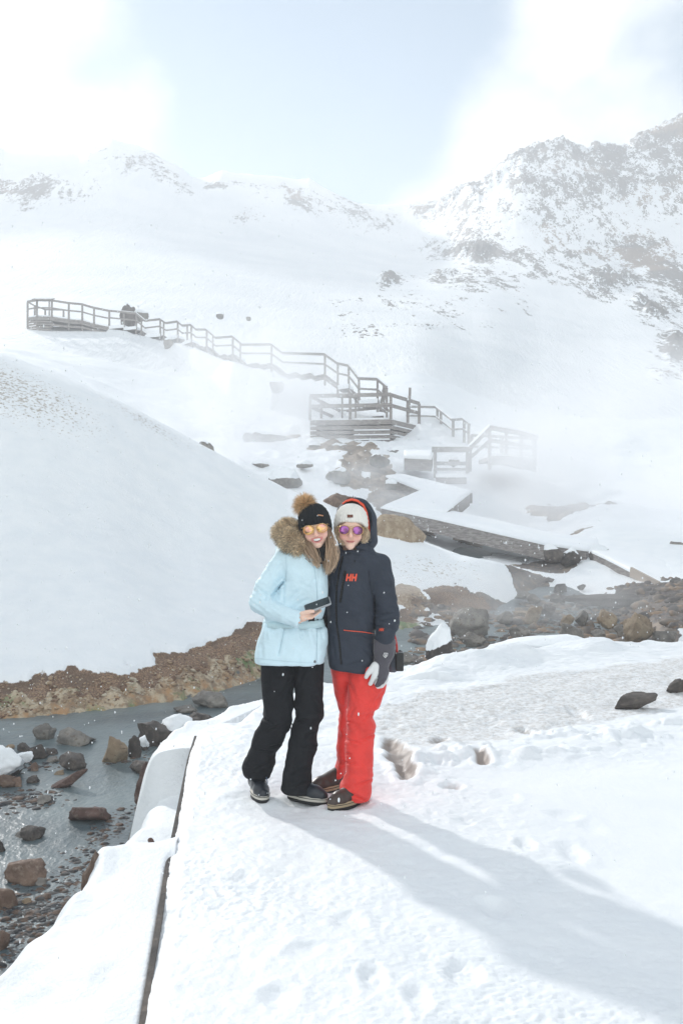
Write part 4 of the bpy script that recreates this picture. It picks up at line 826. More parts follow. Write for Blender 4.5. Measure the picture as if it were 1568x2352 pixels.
# ---------------------------------------------------------------- signed-distance modelling for bodies and clothes
PX = 0.000686
def Z1(zx, zy, Y): return P((850 + zx / 2.24) / 1.5944, (1750 + zy / 2.24) / 1.5944, Y)
def Z3(zx, zy, Y): return Z1(zx, zy + 1344, Y)
def surface_nets(f, lo, hi, h):
    nx, ny, nz_ = [int(math.ceil((b - a) / h)) + 1 for a, b in zip(lo, hi)]
    gx = lo[0] + h * np.arange(nx); gy = lo[1] + h * np.arange(ny); gz_ = lo[2] + h * np.arange(nz_)
    X, Y, Z = np.meshgrid(gx, gy, gz_, indexing='ij'); D = f(X, Y, Z).astype(np.float32); s = D < 0
    c = np.zeros((nx-1, ny-1, nz_-1), np.int8)
    for i in (0, 1):
        for j in (0, 1):
            for k in (0, 1): c += s[i:nx-1+i, j:ny-1+j, k:nz_-1+k]
    act = (c > 0) & (c < 8); ci = np.argwhere(act); idx = -np.ones(act.shape, np.int64); idx[act] = np.arange(len(ci))
    pos = np.zeros((len(ci), 3)); cnt = np.zeros(len(ci)); a, b, d = ci.T
    cor = [(i, j, k) for i in (0, 1) for j in (0, 1) for k in (0, 1)]
    for (p, q) in [(p, q) for p in cor for q in cor if p < q and sum(abs(x - y) for x, y in zip(p, q)) == 1]:
        d0 = D[a + p[0], b + p[1], d + p[2]]; d1 = D[a + q[0], b + q[1], d + q[2]]; m = (d0 < 0) != (d1 < 0); t = np.where(m, d0 / np.where(m, d0 - d1, 1), 0)
        for ax in range(3): pos[:, ax] += np.where(m, p[ax] + (q[ax] - p[ax]) * t, 0)
        cnt += m
    V = (ci + pos / cnt[:, None]) * h + np.array(lo); Fs = []
    for ax in range(3):
        sl0 = [slice(None)] * 3; sl1 = [slice(None)] * 3; sl0[ax] = slice(0, -1); sl1[ax] = slice(1, None)
        e = s[tuple(sl0)] != s[tuple(sl1)]; E = np.argwhere(e); o1, o2 = [x for x in range(3) if x != ax]
        E = E[(E[:, o1] > 0) & (E[:, o2] > 0) & (E[:, o1] < D.shape[o1] - 1) & (E[:, o2] < D.shape[o2] - 1)]
        inside = s[E[:, 0], E[:, 1], E[:, 2]]
        def cell(da, db): q = E.copy(); q[:, o1] -= da; q[:, o2] -= db; return idx[q[:, 0], q[:, 1], q[:, 2]]
        Q = np.stack([cell(1, 1), cell(0, 1), cell(0, 0), cell(1, 0)], 1); fl = inside if ax != 1 else ~inside; Q[~fl] = Q[~fl][:, ::-1]; Fs.append(Q)
    F = np.concatenate(Fs); F = F[(F >= 0).all(1)]; return V, F
def smin(a, b, k):
    h = np.clip(.5 + .5 * (b - a) / k, 0, 1); return b + (a - b) * h - k * h * (1 - h)
def smax(a, b, k): return -smin(-a, -b, k)
def sd_ell(X, Y, Z, c, r, R=None):
    x, y, z = X - c[0], Y - c[1], Z - c[2]
    if R is not None:
        x, y, z = (R[0][0]*x + R[1][0]*y + R[2][0]*z, R[0][1]*x + R[1][1]*y + R[2][1]*z, R[0][2]*x + R[1][2]*y + R[2][2]*z)
    k0 = np.sqrt((x/r[0])**2 + (y/r[1])**2 + (z/r[2])**2); return (k0 - 1) * min(r)
def sd_chain(X, Y, Z, pts, k=.0, flat=1.0):
    """pts: (Vector, radius) ; round cones joined"""
    out = None
    for (a, ra), (b, rb) in zip(pts[:-1], pts[1:]):
        d = b - a; L2 = max(d.length_squared, 1e-9); t = np.clip(((X - a.x) * d.x + (Y - a.y) * d.y + (Z - a.z) * d.z) / L2, 0, 1)
        q = np.sqrt((X - a.x - t*d.x)**2 + ((Y - a.y - t*d.y) / flat)**2 + (Z - a.z - t*d.z)**2) - (ra + (rb - ra) * t)
        out = q if out is None else (smin(out, q, k) if k else np.minimum(out, q))
    return out
def smooth_interp(z, zs, vs):
    """pchip-like interpolation"""
    zs = np.array(zs, float); vs = np.array(vs, float)
    if zs[0] > zs[-1]: zs, vs = zs[::-1], vs[::-1]
    h = np.diff(zs); d = np.diff(vs) / h; m = np.zeros(len(zs)); m[0], m[-1] = d[0], d[-1]
    for i in range(1, len(zs) - 1): m[i] = 0 if d[i-1]*d[i] <= 0 else 2*d[i-1]*d[i]/(d[i-1]+d[i])
    z = np.clip(z, zs[0], zs[-1]); i = np.clip(np.searchsorted(zs, z) - 1, 0, len(zs) - 2); t = (z - zs[i]) / h[i]
    return (2*t**3-3*t**2+1)*vs[i] + (t**3-2*t**2+t)*h[i]*m[i] + (-2*t**3+3*t**2)*vs[i+1] + (t**3-t**2)*h[i]*m[i+1]
class Loft:
    """rows: (zy, left, right, half depth, Y) in tracing pixels; elliptical sections stacked along z"""
    def __init__(s, rows, conv, ex=2.3):
        s.z = []; s.x = []; s.a = []; s.b = []; s.y = []; s.ex = ex
        for (zy, l, r, dp, Y) in rows:
            p, q = conv(l, zy, Y), conv(r, zy, Y); s.z.append((p.z + q.z) / 2); s.x.append((p.x + q.x) / 2); s.a.append((q.x - p.x) / 2); s.b.append(dp); s.y.append(Y)
    def at(s, z): return [smooth_interp(z, s.z, v) for v in (s.x, s.y, s.a, s.b)]
    def sd(s, X, Y, Z, grow=0, shear=0):
        cx, cy, a, b = s.at(Z); a = a + grow; b = b + grow
        q = (np.abs((X - cx) / a)**s.ex + np.abs((Y - cy) / b)**s.ex)**(1 / s.ex); d = (q - 1) * np.minimum(a, b)
        zt, zb = max(s.z) + grow, min(s.z) - grow; return smax(d, np.maximum(Z - zt - shear * (X - s.x[0]), zb + shear * (X - s.x[-1]) - Z), .012)
    def hit(s, zy, zx, Y0=5.6): pass
def base_of(o):
    while o.parent is not None: o = o.parent
    return o.location
def sdf_obj(name, f, lo, hi, h, mat, root, attrs=None):
    V, F = surface_nets(f, lo, hi, h); at = attrs(V) if attrs else None
    return mesh_obj(name, V - np.array(base_of(root)), F, mat, root, True, at)
def folds(X, Y, Z, amp, sx=7, sz=16, seed=0, rid=.5):
    return 2.0 * amp * (fbm(X * sx + seed, Y * sx, Z * sz, 3, .55) * (1 - rid) + rid * (fbm(X * sx * .8 + seed + 9, Y * sx * .8, Z * sz * .8 + X * 5, 2, .5, True) - .45))

def grooves(X, Y, Z, segs, conv, ymax=9):
    out = 0
    for (x0, y0, x1, y1, w_, dp) in segs:
        a, b = conv(x0, y0, 5.58), conv(x1, y1, 5.58); dx, dz = b.x - a.x, b.z - a.z; t_ = np.clip(((X - a.x) * dx + (Z - a.z) * dz) / (dx*dx + dz*dz), 0, 1)
        bow = .006 * np.sin(t_ * 3.14); ex, ez = X - a.x - t_*dx, Z - a.z - t_*dz - bow; d = np.hypot(ex, ez); fade = np.sin(np.clip(t_ * .9 + .05, 0, 1) * 3.14)**.5
        w = w_ * PX; out = out + dp * fade * (np.exp(-(d / w)**2) - .45 * np.exp(-((d - 1.9 * w) / w)**2)) * (Y < ymax)
    return out
# ---- cloth materials
def cloth(name, c, rough=.75, weave=900, sheen=.3, var=.06):
    m = M(name, c, rough); t = NT(m); n = t.noise(12, 3)
    lo = tuple(x * (1 - var) for x in c); hi = tuple(min(1, x * (1 + var)) for x in c); t.base(t.mix(t.rng(n, .35, .65), lo, hi))
    h = t.bump(t.noise(7, 5, .62, t.coord((1, 1, 1.8))), .5, .035); h = t.bump(t.noise(26, 4, .6), .3, .006, h); t.bump(t.noise(weave, 2), .25, .0006, h); t.b.inputs['Sheen Weight'].default_value = sheen; t.b.inputs['Specular IOR Level'].default_value = .25; return m
m_blue = cloth('pale_blue_shell', (.66, .83, .91), .6, sheen=.1, var=.03)
m_navy = cloth('navy_shell', (.036, .044, .062), .7, sheen=0)
m_blk = cloth('black_trouser_cloth', (.008, .009, .012), .8, sheen=0)
m_red = cloth('coral_red_cloth', (.78, .055, .045), .65, sheen=.1)
m_glove = cloth('charcoal_glove_cloth', (.085, .08, .095), .8)
m_leather = M('white_leather', (.74, .74, .74), .5); NT(m_leather).bump(NT(m_leather).noise(120, 3), .3, .001)
m_coral = M('coral_print', (.85, .10, .045), .5)
m_zip = M('zipper_black', (.002, .002, .003), .6)
m_wht = M('white_print', (.8, .8, .8), .5)
m_skin = M('skin', (.62, .36, .27), .5, Subsurface_Weight=.12); t = NT(m_skin); t.b.inputs['Subsurface Radius'].default_value = (.01, .004, .002); t.b.inputs['Subsurface Scale'].default_value = .5
c = t.mix(t.rng(t.noise(9, 3), .35, .65), (.84, .56, .44), (.88, .60, .48)); c = t.mix(t.attr('blush'), c, (.88, .44, .36)); c = t.mix(t.attr('lip'), c, (.66, .24, .22)); c = t.mix(t.attr('dark'), c, (.12, .03, .03)); t.base(c)
m_teeth = M('teeth', (.82, .80, .76), .3)
m_gold = M('gold_wire', (.80, .55, .25), .25, Metallic=1.0)
def lens_mat(n, c1, c2):
    m = M(n, c1, .12, Metallic=.85); t = NT(m); t.base(t.mix(t.rng(t.noise(22, 3), .4, .6), c1, c2)); return m
m_lgold = lens_mat('gold_mirror', (.80, .52, .20), (.78, .40, .34)); m_lviol = lens_mat('violet_mirror', (.42, .15, .46), (.17, .07, .15))
def fur_mat(n, root_c, mid, tip):
    m = M(n, mid, .8); t = NT(m); a = t.attr('along'); r = t.attr('rand'); c = t.mix(t.rng(a, .0, .45), root_c, mid); c = t.mix(t.rng(a, .72, .95), c, tip)
    n_ = t.new('ShaderNodeMixRGB', blend_type='MULTIPLY'); n_.inputs[0].default_value = 1; t.l.new(c, n_.inputs[1]); t.l.new(t.rng(r, 0, 1, .45, 1.35, False), n_.inputs[2]); t.base(n_.outputs[0]); return m
m_ruff = fur_mat('ruff_fur', (.46, .34, .23), (.95, .79, .58), (.22, .16, .12)); m_pom = fur_mat('pompom_fur', (.46, .25, .12), (.95, .68, .40), (.60, .38, .22)); m_pomd = fur_mat('dark_pompom_fur', (.06, .03, .02), (.16, .08, .05), (.08, .04, .03))
m_hair1 = fur_mat('brown_hair', (.38, .25, .17), (.58, .41, .28), (.72, .55, .40)); m_hair2 = fur_mat('blond_hair', (.46, .33, .21), (.66, .50, .34), (.78, .64, .47))
m_hatk = M('black_knit', (.006, .008, .011), .95); NT(m_hatk).bump(NT(m_hatk).noise(260, 2), .6, .002)
m_hatw = M('cream_knit', (.80, .77, .72), .9); NT(m_hatw).bump(NT(m_hatw).noise(260, 2), .6, .002)
m_scarf = cloth('black_scarf', (.012, .012, .015), .85)

def strands(name, roots, dirs, lens, rad, mat, root, bend=(0, 0, -.3), seed=1, seg=3, jit=.25):
    rg = np.random.default_rng(seed); n = len(roots); roots = np.array(roots); dirs = np.array(dirs); dirs /= np.linalg.norm(dirs, axis=1)[:, None]
    dirs = dirs + rg.normal(size=(n, 3)) * jit; dirs /= np.linalg.norm(dirs, axis=1)[:, None]
    side = np.cross(dirs, rg.normal(size=(n, 3))); side /= np.linalg.norm(side, axis=1)[:, None]; oth = np.cross(dirs, side); Vs = []; al = []
    for k in range(seg + 1):
        t_ = k / seg; c = roots + dirs * (lens * t_)[:, None] + np.array(bend)[None] * (lens * t_ * t_)[:, None]; r_ = rad * (1 - t_ * .85)
        for j in range(3): a = j * 2.0944; Vs.append(c + (side * math.cos(a) + oth * math.sin(a)) * r_); al.append(np.full(n, t_))
    V = np.stack(Vs, 1).reshape(-1, 3); A = np.stack(al, 1).ravel(); R = np.repeat(rg.random(n), (seg + 1) * 3); base = np.arange(n)[:, None] * (seg + 1) * 3; Fs = []
    for k in range(seg):
        for j in range(3): Fs.append(base + np.array([[k*3+j, k*3+(j+1) % 3, (k+1)*3+(j+1) % 3, (k+1)*3+j]]))
    F = np.concatenate(Fs); off = np.array(base_of(root))
    return mesh_obj(name, V - off, F, mat, root, True, {'along': A, 'rand': R})
def locks(name, guides, n, spread, rad, mat, root, seed=1, seg=9, wave=.004, taper=.6):
    """hair strands following guide polylines: each guide is [(Vector, spread scale)]"""
    rg = np.random.default_rng(seed); Vs = []; As = []; Rs = []; Fs = []; nv = 0
    for g in guides:
        pts = np.array([p[:] for p, s_ in g]); sc = np.array([s_ for p, s_ in g]); tt_ = np.linspace(0, 1, len(g))
        for _ in range(n):
            o = rg.normal(size=3) * spread; o2 = rg.normal(size=3) * spread * .4; ph = rg.uniform(0, 6.3, 2); e = rg.uniform(.8, 1.0); r0 = rad * rg.uniform(.7, 1.3); s0 = rg.random()
            ts = np.linspace(0, e, seg + 1); c = np.stack([smooth_interp(ts, tt_, pts[:, k]) for k in range(3)], 1); s_ = np.interp(ts, tt_, sc)[:, None]
            c = c + o * s_ + o2 * ts[:, None] * s_ + wave * np.stack([np.sin(ts * 6 + ph[0]), np.cos(ts * 5 + ph[1]), 0 * ts], 1)
            d = np.gradient(c, axis=0); d /= np.linalg.norm(d, axis=1)[:, None]; sd_ = np.cross(d, (0, 1, 0.1)); sd_ /= np.linalg.norm(sd_, axis=1)[:, None]; ot = np.cross(d, sd_)
            rr = r0 * (1 - taper * ts)[:, None]
            ring = np.stack([c + (sd_ * math.cos(a) + ot * math.sin(a)) * rr for a in (0, 2.094, 4.189)], 1).reshape(-1, 3); Vs.append(ring); As.append(np.repeat(ts, 3)); Rs.append(np.full(len(ring), s0))
            b_ = nv
            for k in range(seg):
                for j in range(3): Fs.append((b_ + k*3+j, b_ + k*3+(j+1) % 3, b_ + (k+1)*3+(j+1) % 3, b_ + (k+1)*3+j))
            nv += len(ring)
    off = np.array(base_of(root))
    return mesh_obj(name, np.concatenate(Vs) - off, np.array(Fs), mat, root, True, {'along': np.concatenate(As), 'rand': np.concatenate(Rs)})
def sample_surface(V, F, n, seed=0):
    rg = np.random.default_rng(seed); a, b, c, d = [V[F[:, k]] for k in range(4)]; ar = np.linalg.norm(np.cross(c - a, d - b), axis=1); p = ar / ar.sum(); i = rg.choice(len(F), n, p=p)
    u, v = rg.random((2, n, 1)); pt = (a[i] * (1-u) + b[i] * u) * (1-v) + (d[i] * (1-u) + c[i] * u) * v; nn_ = np.cross(c[i] - a[i], d[i] - b[i]); nn_ /= np.linalg.norm(nn_, axis=1)[:, None] + 1e-12; return pt, nn_
from mathutils.bvhtree import BVHTree
def bvh_of(o):
    off = base_of(o); me = o.data
    return BVHTree.FromPolygons([v.co + off for v in me.vertices], [tuple(p.vertices) for p in me.polygons])
CAMP = Vector((0, 0, CAMZ))
def proj(bvh, zx, zy, off=.002, fallback=5.5, conv=Z1):
    q = conv(zx, zy, 5.6); d = (q - CAMP).normalized(); loc, nrm, i, dist = bvh.ray_cast(CAMP, d, 20)
    if loc is None: return conv(zx, zy, fallback)
    if nrm.dot(d) > 0: nrm = -nrm
    return loc + nrm * off
def patch_quad(bvh, quad, nu, nv, off=.002, conv=Z1):
    V = []; 
    for j in range(nv + 1):
        for i in range(nu + 1):
            u, v = i / nu, j / nv; a = [quad[0][k] * (1-u) * (1-v) + quad[1][k] * u * (1-v) + quad[2][k] * u * v + quad[3][k] * (1-u) * v for k in (0, 1)]; V.append(proj(bvh, a[0], a[1], off, conv=conv))
    F = [(j*(nu+1)+i, j*(nu+1)+i+1, (j+1)*(nu+1)+i+1, (j+1)*(nu+1)+i) for j in range(nv) for i in range(nu)]; return V, F
def decal(name, bvh, quads, mat, root, off=.002, conv=Z1, label=None, n=4):
    V = []; F = []
    for q in quads:
        v, f = patch_quad(bvh, q, n, n, off, conv); k = len(V); V += v; F += [tuple(k + i for i in x) for x in f]
        # thin edge so that the print has a real thickness
        v2 = [p + (p - CAMP).normalized() * (off * .9) for p in v]; k2 = len(V); V += v2; N_ = n + 1
        ring = [i for i in range(N_)] + [j * N_ + n for j in range(1, N_)] + [n * N_ + i for i in range(n - 1, -1, -1)] + [j * N_ for j in range(n - 1, 0, -1)]
        F += [(k + ring[a_], k + ring[(a_+1) % len(ring)], k2 + ring[(a_+1) % len(ring)], k2 + ring[a_]) for a_ in range(len(ring))]
    base = base_of(root)
    o = mesh_obj(name, np.array([tuple(p - base) for p in V]), F, mat, root, True)
    if label: o['label'] = label
    return o
def line(name, bvh, pts, wd, mat, root, off=.002, conv=Z1, label=None, step=18):
    P2 = [];
    for (a, b) in zip(pts[:-1], pts[1:]):
        k = max(1, int(math.hypot(b[0]-a[0], b[1]-a[1]) / step)); P2 += [(a[0] + (b[0]-a[0]) * i / k, a[1] + (b[1]-a[1]) * i / k) for i in range(k)]
    P2.append(pts[-1]); quads = []
    for (a, b) in zip(P2[:-1], P2[1:]):
        dx, dy = b[0]-a[0], b[1]-a[1]; L_ = math.hypot(dx, dy) or 1; nx, ny = -dy / L_ * wd / 2, dx / L_ * wd / 2; quads.append(((a[0]-nx, a[1]-ny), (a[0]+nx, a[1]+ny), (b[0]+nx, b[1]+ny), (b[0]-nx, b[1]-ny)))
    return decal(name, bvh, quads, mat, root, off, conv, label, 1)
def tube(name, pts, r, mat, root, sides=6, closed=False, rf=None):
    pts = [Vector(p) for p in pts]; n = len(pts); V = []; F = []
    for i, p in enumerate(pts):
        d = (pts[(i+1) % n] - pts[i-1]) if closed else (pts[min(i+1, n-1)] - pts[max(i-1, 0)]); d.normalize(); s_ = d.cross(Vector((0.13, 1, .21))).normalized(); o_ = d.cross(s_); rr = r * (rf(i / (n-1)) if rf else 1)
        for j in range(sides): a = j * 2 * math.pi / sides; V.append(p + (s_ * math.cos(a) + o_ * math.sin(a)) * rr)
    m_ = n if closed else n - 1
    for i in range(m_):
        for j in range(sides): F.append((i*sides+j, i*sides+(j+1) % sides, ((i+1) % n)*sides+(j+1) % sides, ((i+1) % n)*sides+j))
    if not closed: F += [tuple(range(sides))[::-1], tuple((n-1)*sides + j for j in range(sides))]
    base = base_of(root)
    return mesh_obj(name, np.array([tuple(p - base) for p in V]), F, mat, root, True)

# ---- head frame helper: local x = image right, z = up the head, f = forwards (towards the camera)
class Head:
    def __init__(s, origin, tilt, scale=1.0, yaw=0.0, pitch=0.0):
        s.o = origin; R = Matrix.Rotation(tilt, 3, 'Y') @ Matrix.Rotation(pitch, 3, 'X') @ Matrix.Rotation(yaw, 3, 'Z'); s.R = R; s.k = scale
    def w(s, x, f, z): return s.o + s.R @ (Vector((x, -f, z)) * s.k)
    def loc(s, X, Y, Z):
        x, y, z = (X - s.o.x) / s.k, (Y - s.o.y) / s.k, (Z - s.o.z) / s.k; R = s.R
        return R[0][0]*x + R[1][0]*y + R[2][0]*z, -(R[0][1]*x + R[1][1]*y + R[2][1]*z), R[0][2]*x + R[1][2]*y + R[2][2]*z
def head_sdf(H, X, Y, Z, smile):
    x, f, z = H.loc(X, Y, Z); ax = np.abs(x)
    def el(cx, cf, cz, rx, rf, rz, xx=ax): return (np.sqrt(((xx - cx)/rx)**2 + ((f - cf)/rf)**2 + ((z - cz)/rz)**2) - 1) * min(rx, rf, rz)
    d = el(0, -.015, .025, .072, .094, .088); d = smin(d, el(0, .018, -.045, .058, .062, .060), .03); d = smin(d, el(0, .060, -.098, .020, .020, .018), .03)
    d = smin(d, el(.038, .055, -.038, .026, .028, .026), .02)
    if smile: d = smin(d, el(.040, .062, -.050, .014, .014, .014), .012)
    d = smin(d, el(0, .078, .018, .05, .012, .02), .015)                                   # brow
    t_ = np.clip((.004 - z) / .042, 0, 1); d = smin(d, np.sqrt(x**2 + (f - (.084 + .020 * t_))**2 + (z - (.004 - .042 * t_))**2) - (.007 + .005 * t_), .008)
    d = smin(d, el(.011, .094, -.041, .007, .008, .006), .006)                                # nostrils
    d = smax(d, -(np.sqrt(((ax - .031)/.018)**2 + ((f - .088)/.012)**2 + ((z - .002)/.013)**2) - 1) * .010, .008)   # eye sockets
    d = smin(d, el(.031, .070, .001, .0125, .0125, .0125), .003)                              # eyeballs under lids
    d = smin(d, el(.074, -.005, -.012, .008, .018, .028), .006)                               # ears
    mz = -.070
    if smile:
        d = smin(d, el(0, .080, mz, .030, .012, .016), .01)
        cz = mz + 9.0 * x**2; op = (np.sqrt((x/.029)**2 + ((z - cz)/.0105)**2 + ((f - .094)/.014)**2) - 1) * .0085; d = smax(d, -op, .003)
    else:
        cz = mz + 8 * x**2; d = smin(d, (np.sqrt((x/.026)**2 + ((z - cz - .0025)/.0032)**2 + ((f - .0845)/.008)**2) - 1) * .004, .004); d = smin(d, (np.sqrt((x/.023)**2 + ((z - cz + .004)/.0036)**2 + ((f - .084)/.008)**2) - 1) * .005, .004)
    return d
def face_attrs(H, V, smile):
    x, f, z = H.loc(V[:, 0], V[:, 1], V[:, 2]); ax = np.abs(x); front = smooth(.04, .06, f); mz = -.070
    if smile:
        cz = mz + 9.0 * x**2; q = np.sqrt((x/.034)**2 + ((z - cz)/.0152)**2); lip = (1 - smooth(.95, 1.12, q)) * front; dark = (1 - smooth(.80, .92, np.sqrt((x/.026)**2 + ((z - cz)/.0085)**2))) * front
    else:
        cz = mz + 8 * x**2; q = np.sqrt((x/.028)**2 + ((z - cz)/.0062)**2); lip = 1.0 * (1 - smooth(.85, 1.1, q)) * front; dark = 1.0 * (1 - smooth(.6, 1, np.sqrt((x/.026)**2 + ((z - cz + .0006)/.0018)**2))) * front
    bl = 1.2 * np.exp(-(((ax - .040)/.022)**2 + ((z + .040)/.022)**2)) * front + .8 * np.exp(-((x/.012)**2 + ((z + .036)/.012)**2)) * front
    return dict(blush=np.clip(bl, 0, 1) * .8, lip=lip, dark=dark)
def beanie(name, H, a, b, top, zf, zs, zb, mat, root, ribs=30, shift=0.0, droop=0.0, cable=True):
    nt_, nr_ = 240, 40; V = []
    for j in range(nr_ + 1):
        t_ = j / nr_
        for i in range(nt_):
            th = 2 * math.pi * i / nt_; cx_, cf = math.cos(th), math.sin(th)      # cf>0 = front
            edge = zf + (zs - zf) * (1 - max(cf, 0))**1.0 if cf >= 0 else zs + (zb - zs) * (-cf)
            if cf >= 0: edge = zs + (zf - zs) * (1 - (1 - cf)**1.6 if cf > 0 else 0) * 1.0
            z = edge + (top - edge) * (1 - (1 - t_)**1.45); q = max(0, (z - .01) / (top - .01)); r_ = max(1e-3, 1 - q**2.6)**(1 / 2.1)
            rib = abs(math.cos(th * ribs / 2)); w_ = .0032 * rib * min(1, r_ * 2)
            if cable: w_ += .0035 * max(0, math.sin(th * 9)) * (.6 + .4 * math.sin(z * 260 + 2 * th)) * min(1, r_ * 1.5)
            if t_ < .03: w_ -= .004 * (1 - t_ / .03)
            V.append(H.w(cx_ * (a * r_ + w_) + shift * q, cf * (b * r_ + w_) - .012 - .01 * q, z + droop * cx_ * q))
    F = [(j*nt_+i, j*nt_+(i+1) % nt_, (j+1)*nt_+(i+1) % nt_, (j+1)*nt_+i) for j in range(nr_) for i in range(nt_)]
    # turned-in lower edge
    n0 = len(V); 
    for i in range(nt_): p = V[i]; c_ = H.w(0, -.012, 0); V.append(p + (c_ - p) * .09)
    F += [(n0+i, n0+(i+1) % nt_, (i+1) % nt_, i) for i in range(nt_)]
    return mesh_obj(name, np.array([tuple(p - root.location) for p in V]), F, mat, root, True)
def sunglasses(H, root, lm, wd=.062, gap=.011, f0=.106, z0=-.001, droop=0.0):
    fr = tube('sunglasses', [H.w(-gap - .002, f0 + .001, z0 + .012), H.w(0, f0 + .005, z0 + .015), H.w(gap + .002, f0 + .001, z0 + .012)], .0016, m_gold, root)
    prm = []
    for i in range(28):
        a = 2 * math.pi * i / 28; x = math.cos(a); z = math.sin(a); xx = x * (.5 + .06 * (z < 0) * -z); zz = z * (.42 if z > 0 else .55); prm.append((xx, zz))
    for s_ in (-1, 1):
        def pt(x, z, inset=1.0):
            # teardrop: outer lower corner fuller
            X_ = s_ * (gap + wd / 2 + x * wd * inset - z * .10 * wd * (1 if z < 0 else .4) * -1 * -1 * .6); return (X_, z0 + z * wd * .88 * inset - .002)
        out_ = [pt(x, z) for x, z in prm]; cf = lambda X_: f0 - 2.6 * X_ * X_
        tube('rim', [H.w(X_, cf(X_), Z_) for X_, Z_ in out_], .0013, m_gold, fr, 5, True) if False else None
        Vv = [H.w(X_, cf(X_), Z_) for X_, Z_ in out_]; c_ = (sum(p[0] for p in out_) / 28, sum(p[1] for p in out_) / 28)
        mid = [H.w(c_[0] + (X_ - c_[0]) * .5, cf(c_[0] + (X_ - c_[0]) * .5) + .0012, c_[1] + (Z_ - c_[1]) * .5) for X_, Z_ in out_]; back = [H.w(X_, cf(X_) - .0016, Z_) for X_, Z_ in out_]
        allv = Vv + mid + [H.w(c_[0], cf(c_[0]) + .0016, c_[1])] + back; n = 28
        F = [(i, (i+1) % n, n+(i+1) % n, n+i) for i in range(n)] + [(n+i, n+(i+1) % n, 2*n) for i in range(n)] + [(i, 2*n+1+i, 2*n+1+(i+1) % n, (i+1) % n) for i in range(n)] + [tuple(2*n+1+i for i in range(n))]
        mesh_obj('lens', np.array([tuple(p - root.location) for p in allv]), F, lm, fr, True)
        tr = [H.w(X_, cf(X_) + .0004, Z_) for X_, Z_ in out_]; tube('rim', tr, .0015, m_gold, fr, 5, True)
        xo = s_ * (gap + wd * .98); tube('temple', [H.w(xo, cf(xo) , z0 + .012), H.w(s_ * .079, .05, z0 + .010), H.w(s_ * .079, -.005, z0 + .006)], .0016, m_gold, fr, 5)
    tube('bridge', [H.w(-gap, f0, z0 + .002), H.w(-gap * .5, f0 + .004, z0 + .006), H.w(gap * .5, f0 + .004, z0 + .006), H.w(gap, f0, z0 + .002)], .0013, m_gold, fr, 5)
    return fr
def boot(root, toe, heel, up_mat, band, length=None, seed=0, laces=None, snow=True, top=.15):
    toe = Vector(toe); heel = Vector(heel); toe.z = heel.z = 0; d = (toe - heel).normalized(); s_ = Vector((-d.y, d.x, 0)); Ln = (toe - heel).length if length is None else length; toe = heel + d * Ln
    def W(f, l, z): return heel + d * (f * Ln) + s_ * l + Vector((0, 0, z - .012))
    def bf(X, Y, Z):
        q = sd_chain(X, Y, Z, [(W(.16, 0, .075), .041), (W(.45, 0, .070), .042), (W(.72, 0, .055), .042), (W(.88, 0, .048), .034)], .02); q = smin(q, sd_chain(X, Y, Z, [(W(.20, 0, .08), .043), (W(.24, 0, top), .042)]), .03)
        q = q - .001 * np.sin(Z * 300) * 0; return smax(q, (.030 - .012) - Z, .004)
    c = (toe + heel) / 2; lo = (c.x - .2, c.y - .2, -.02); hi = (c.x + .2, c.y + .2, .30)
    b_ = sdf_obj('boot', bf, lo, hi, .006, up_mat, root)
    def outline(g):
        pts = []
        for i in range(40):
            a = 2 * math.pi * i / 40; ff = .5 + (.5 + g / Ln) * math.cos(a); wd_ = (.047 + g) * (1 if math.cos(a) > -.2 else .88); pts.append((ff, math.copysign(abs(math.sin(a))**.75, math.sin(a)) * wd_ * (1 - .10 * abs(ff - .68) * 2)))
        return pts
    def ring_solid(nm, layers, mat):
        V = []; F = []; n = 40
        for g, z in layers: V += [W(f, l, z) for f, l in outline(g)]
        for k in range(len(layers) - 1): F += [(k*n+i, k*n+(i+1) % n, (k+1)*n+(i+1) % n, (k+1)*n+i) for i in range(n)]
        F += [tuple(reversed(range(n))), tuple((len(layers)-1)*n + i for i in range(n))]; off = root.location
        return mesh_obj(nm, np.array([tuple(p - off) for p in V]), F, mat, b_, True)
    ring_solid('sole', [(-.004, 0), (.002, .003), (.002, .018), (-.001, .020)], m_zip); ring_solid('welt', [(.003, .0203), (.004, .026), (.003, .041), (-.004, .044)], band)
    tube('welt_stripe', [W(f, l, .036) for f, l in outline(.005)], .0018, m_zip, b_, 5, True)
    if laces is not None:
        for k in range(3): tube('lace', [W(.46 + .07 * k, -.035, .098 - .012 * k), W(.48 + .07 * k, 0, .120 - .014 * k), W(.46 + .07 * k, .035, .098 - .012 * k)], .0025, laces, b_, 5)
    if snow:
        rg = np.random.default_rng(seed); Vs = []; Fs = []; n = 0
        for _ in range(26):
            f, l = rg.uniform(.5, 1.0), rg.uniform(-.04, .04); z = .090 - max(0, f - .6) * .06 - abs(l) * .6; V, F = ICO[1]; V = V * rg.uniform(.002, .006) + np.array(W(f, l, z)); Vs.append(V); Fs.append(F + n); n += len(V)
        mesh_obj('snow_crumbs', np.concatenate(Vs) - np.array(root.location), np.concatenate(Fs), m_snow, b_)
    return b_
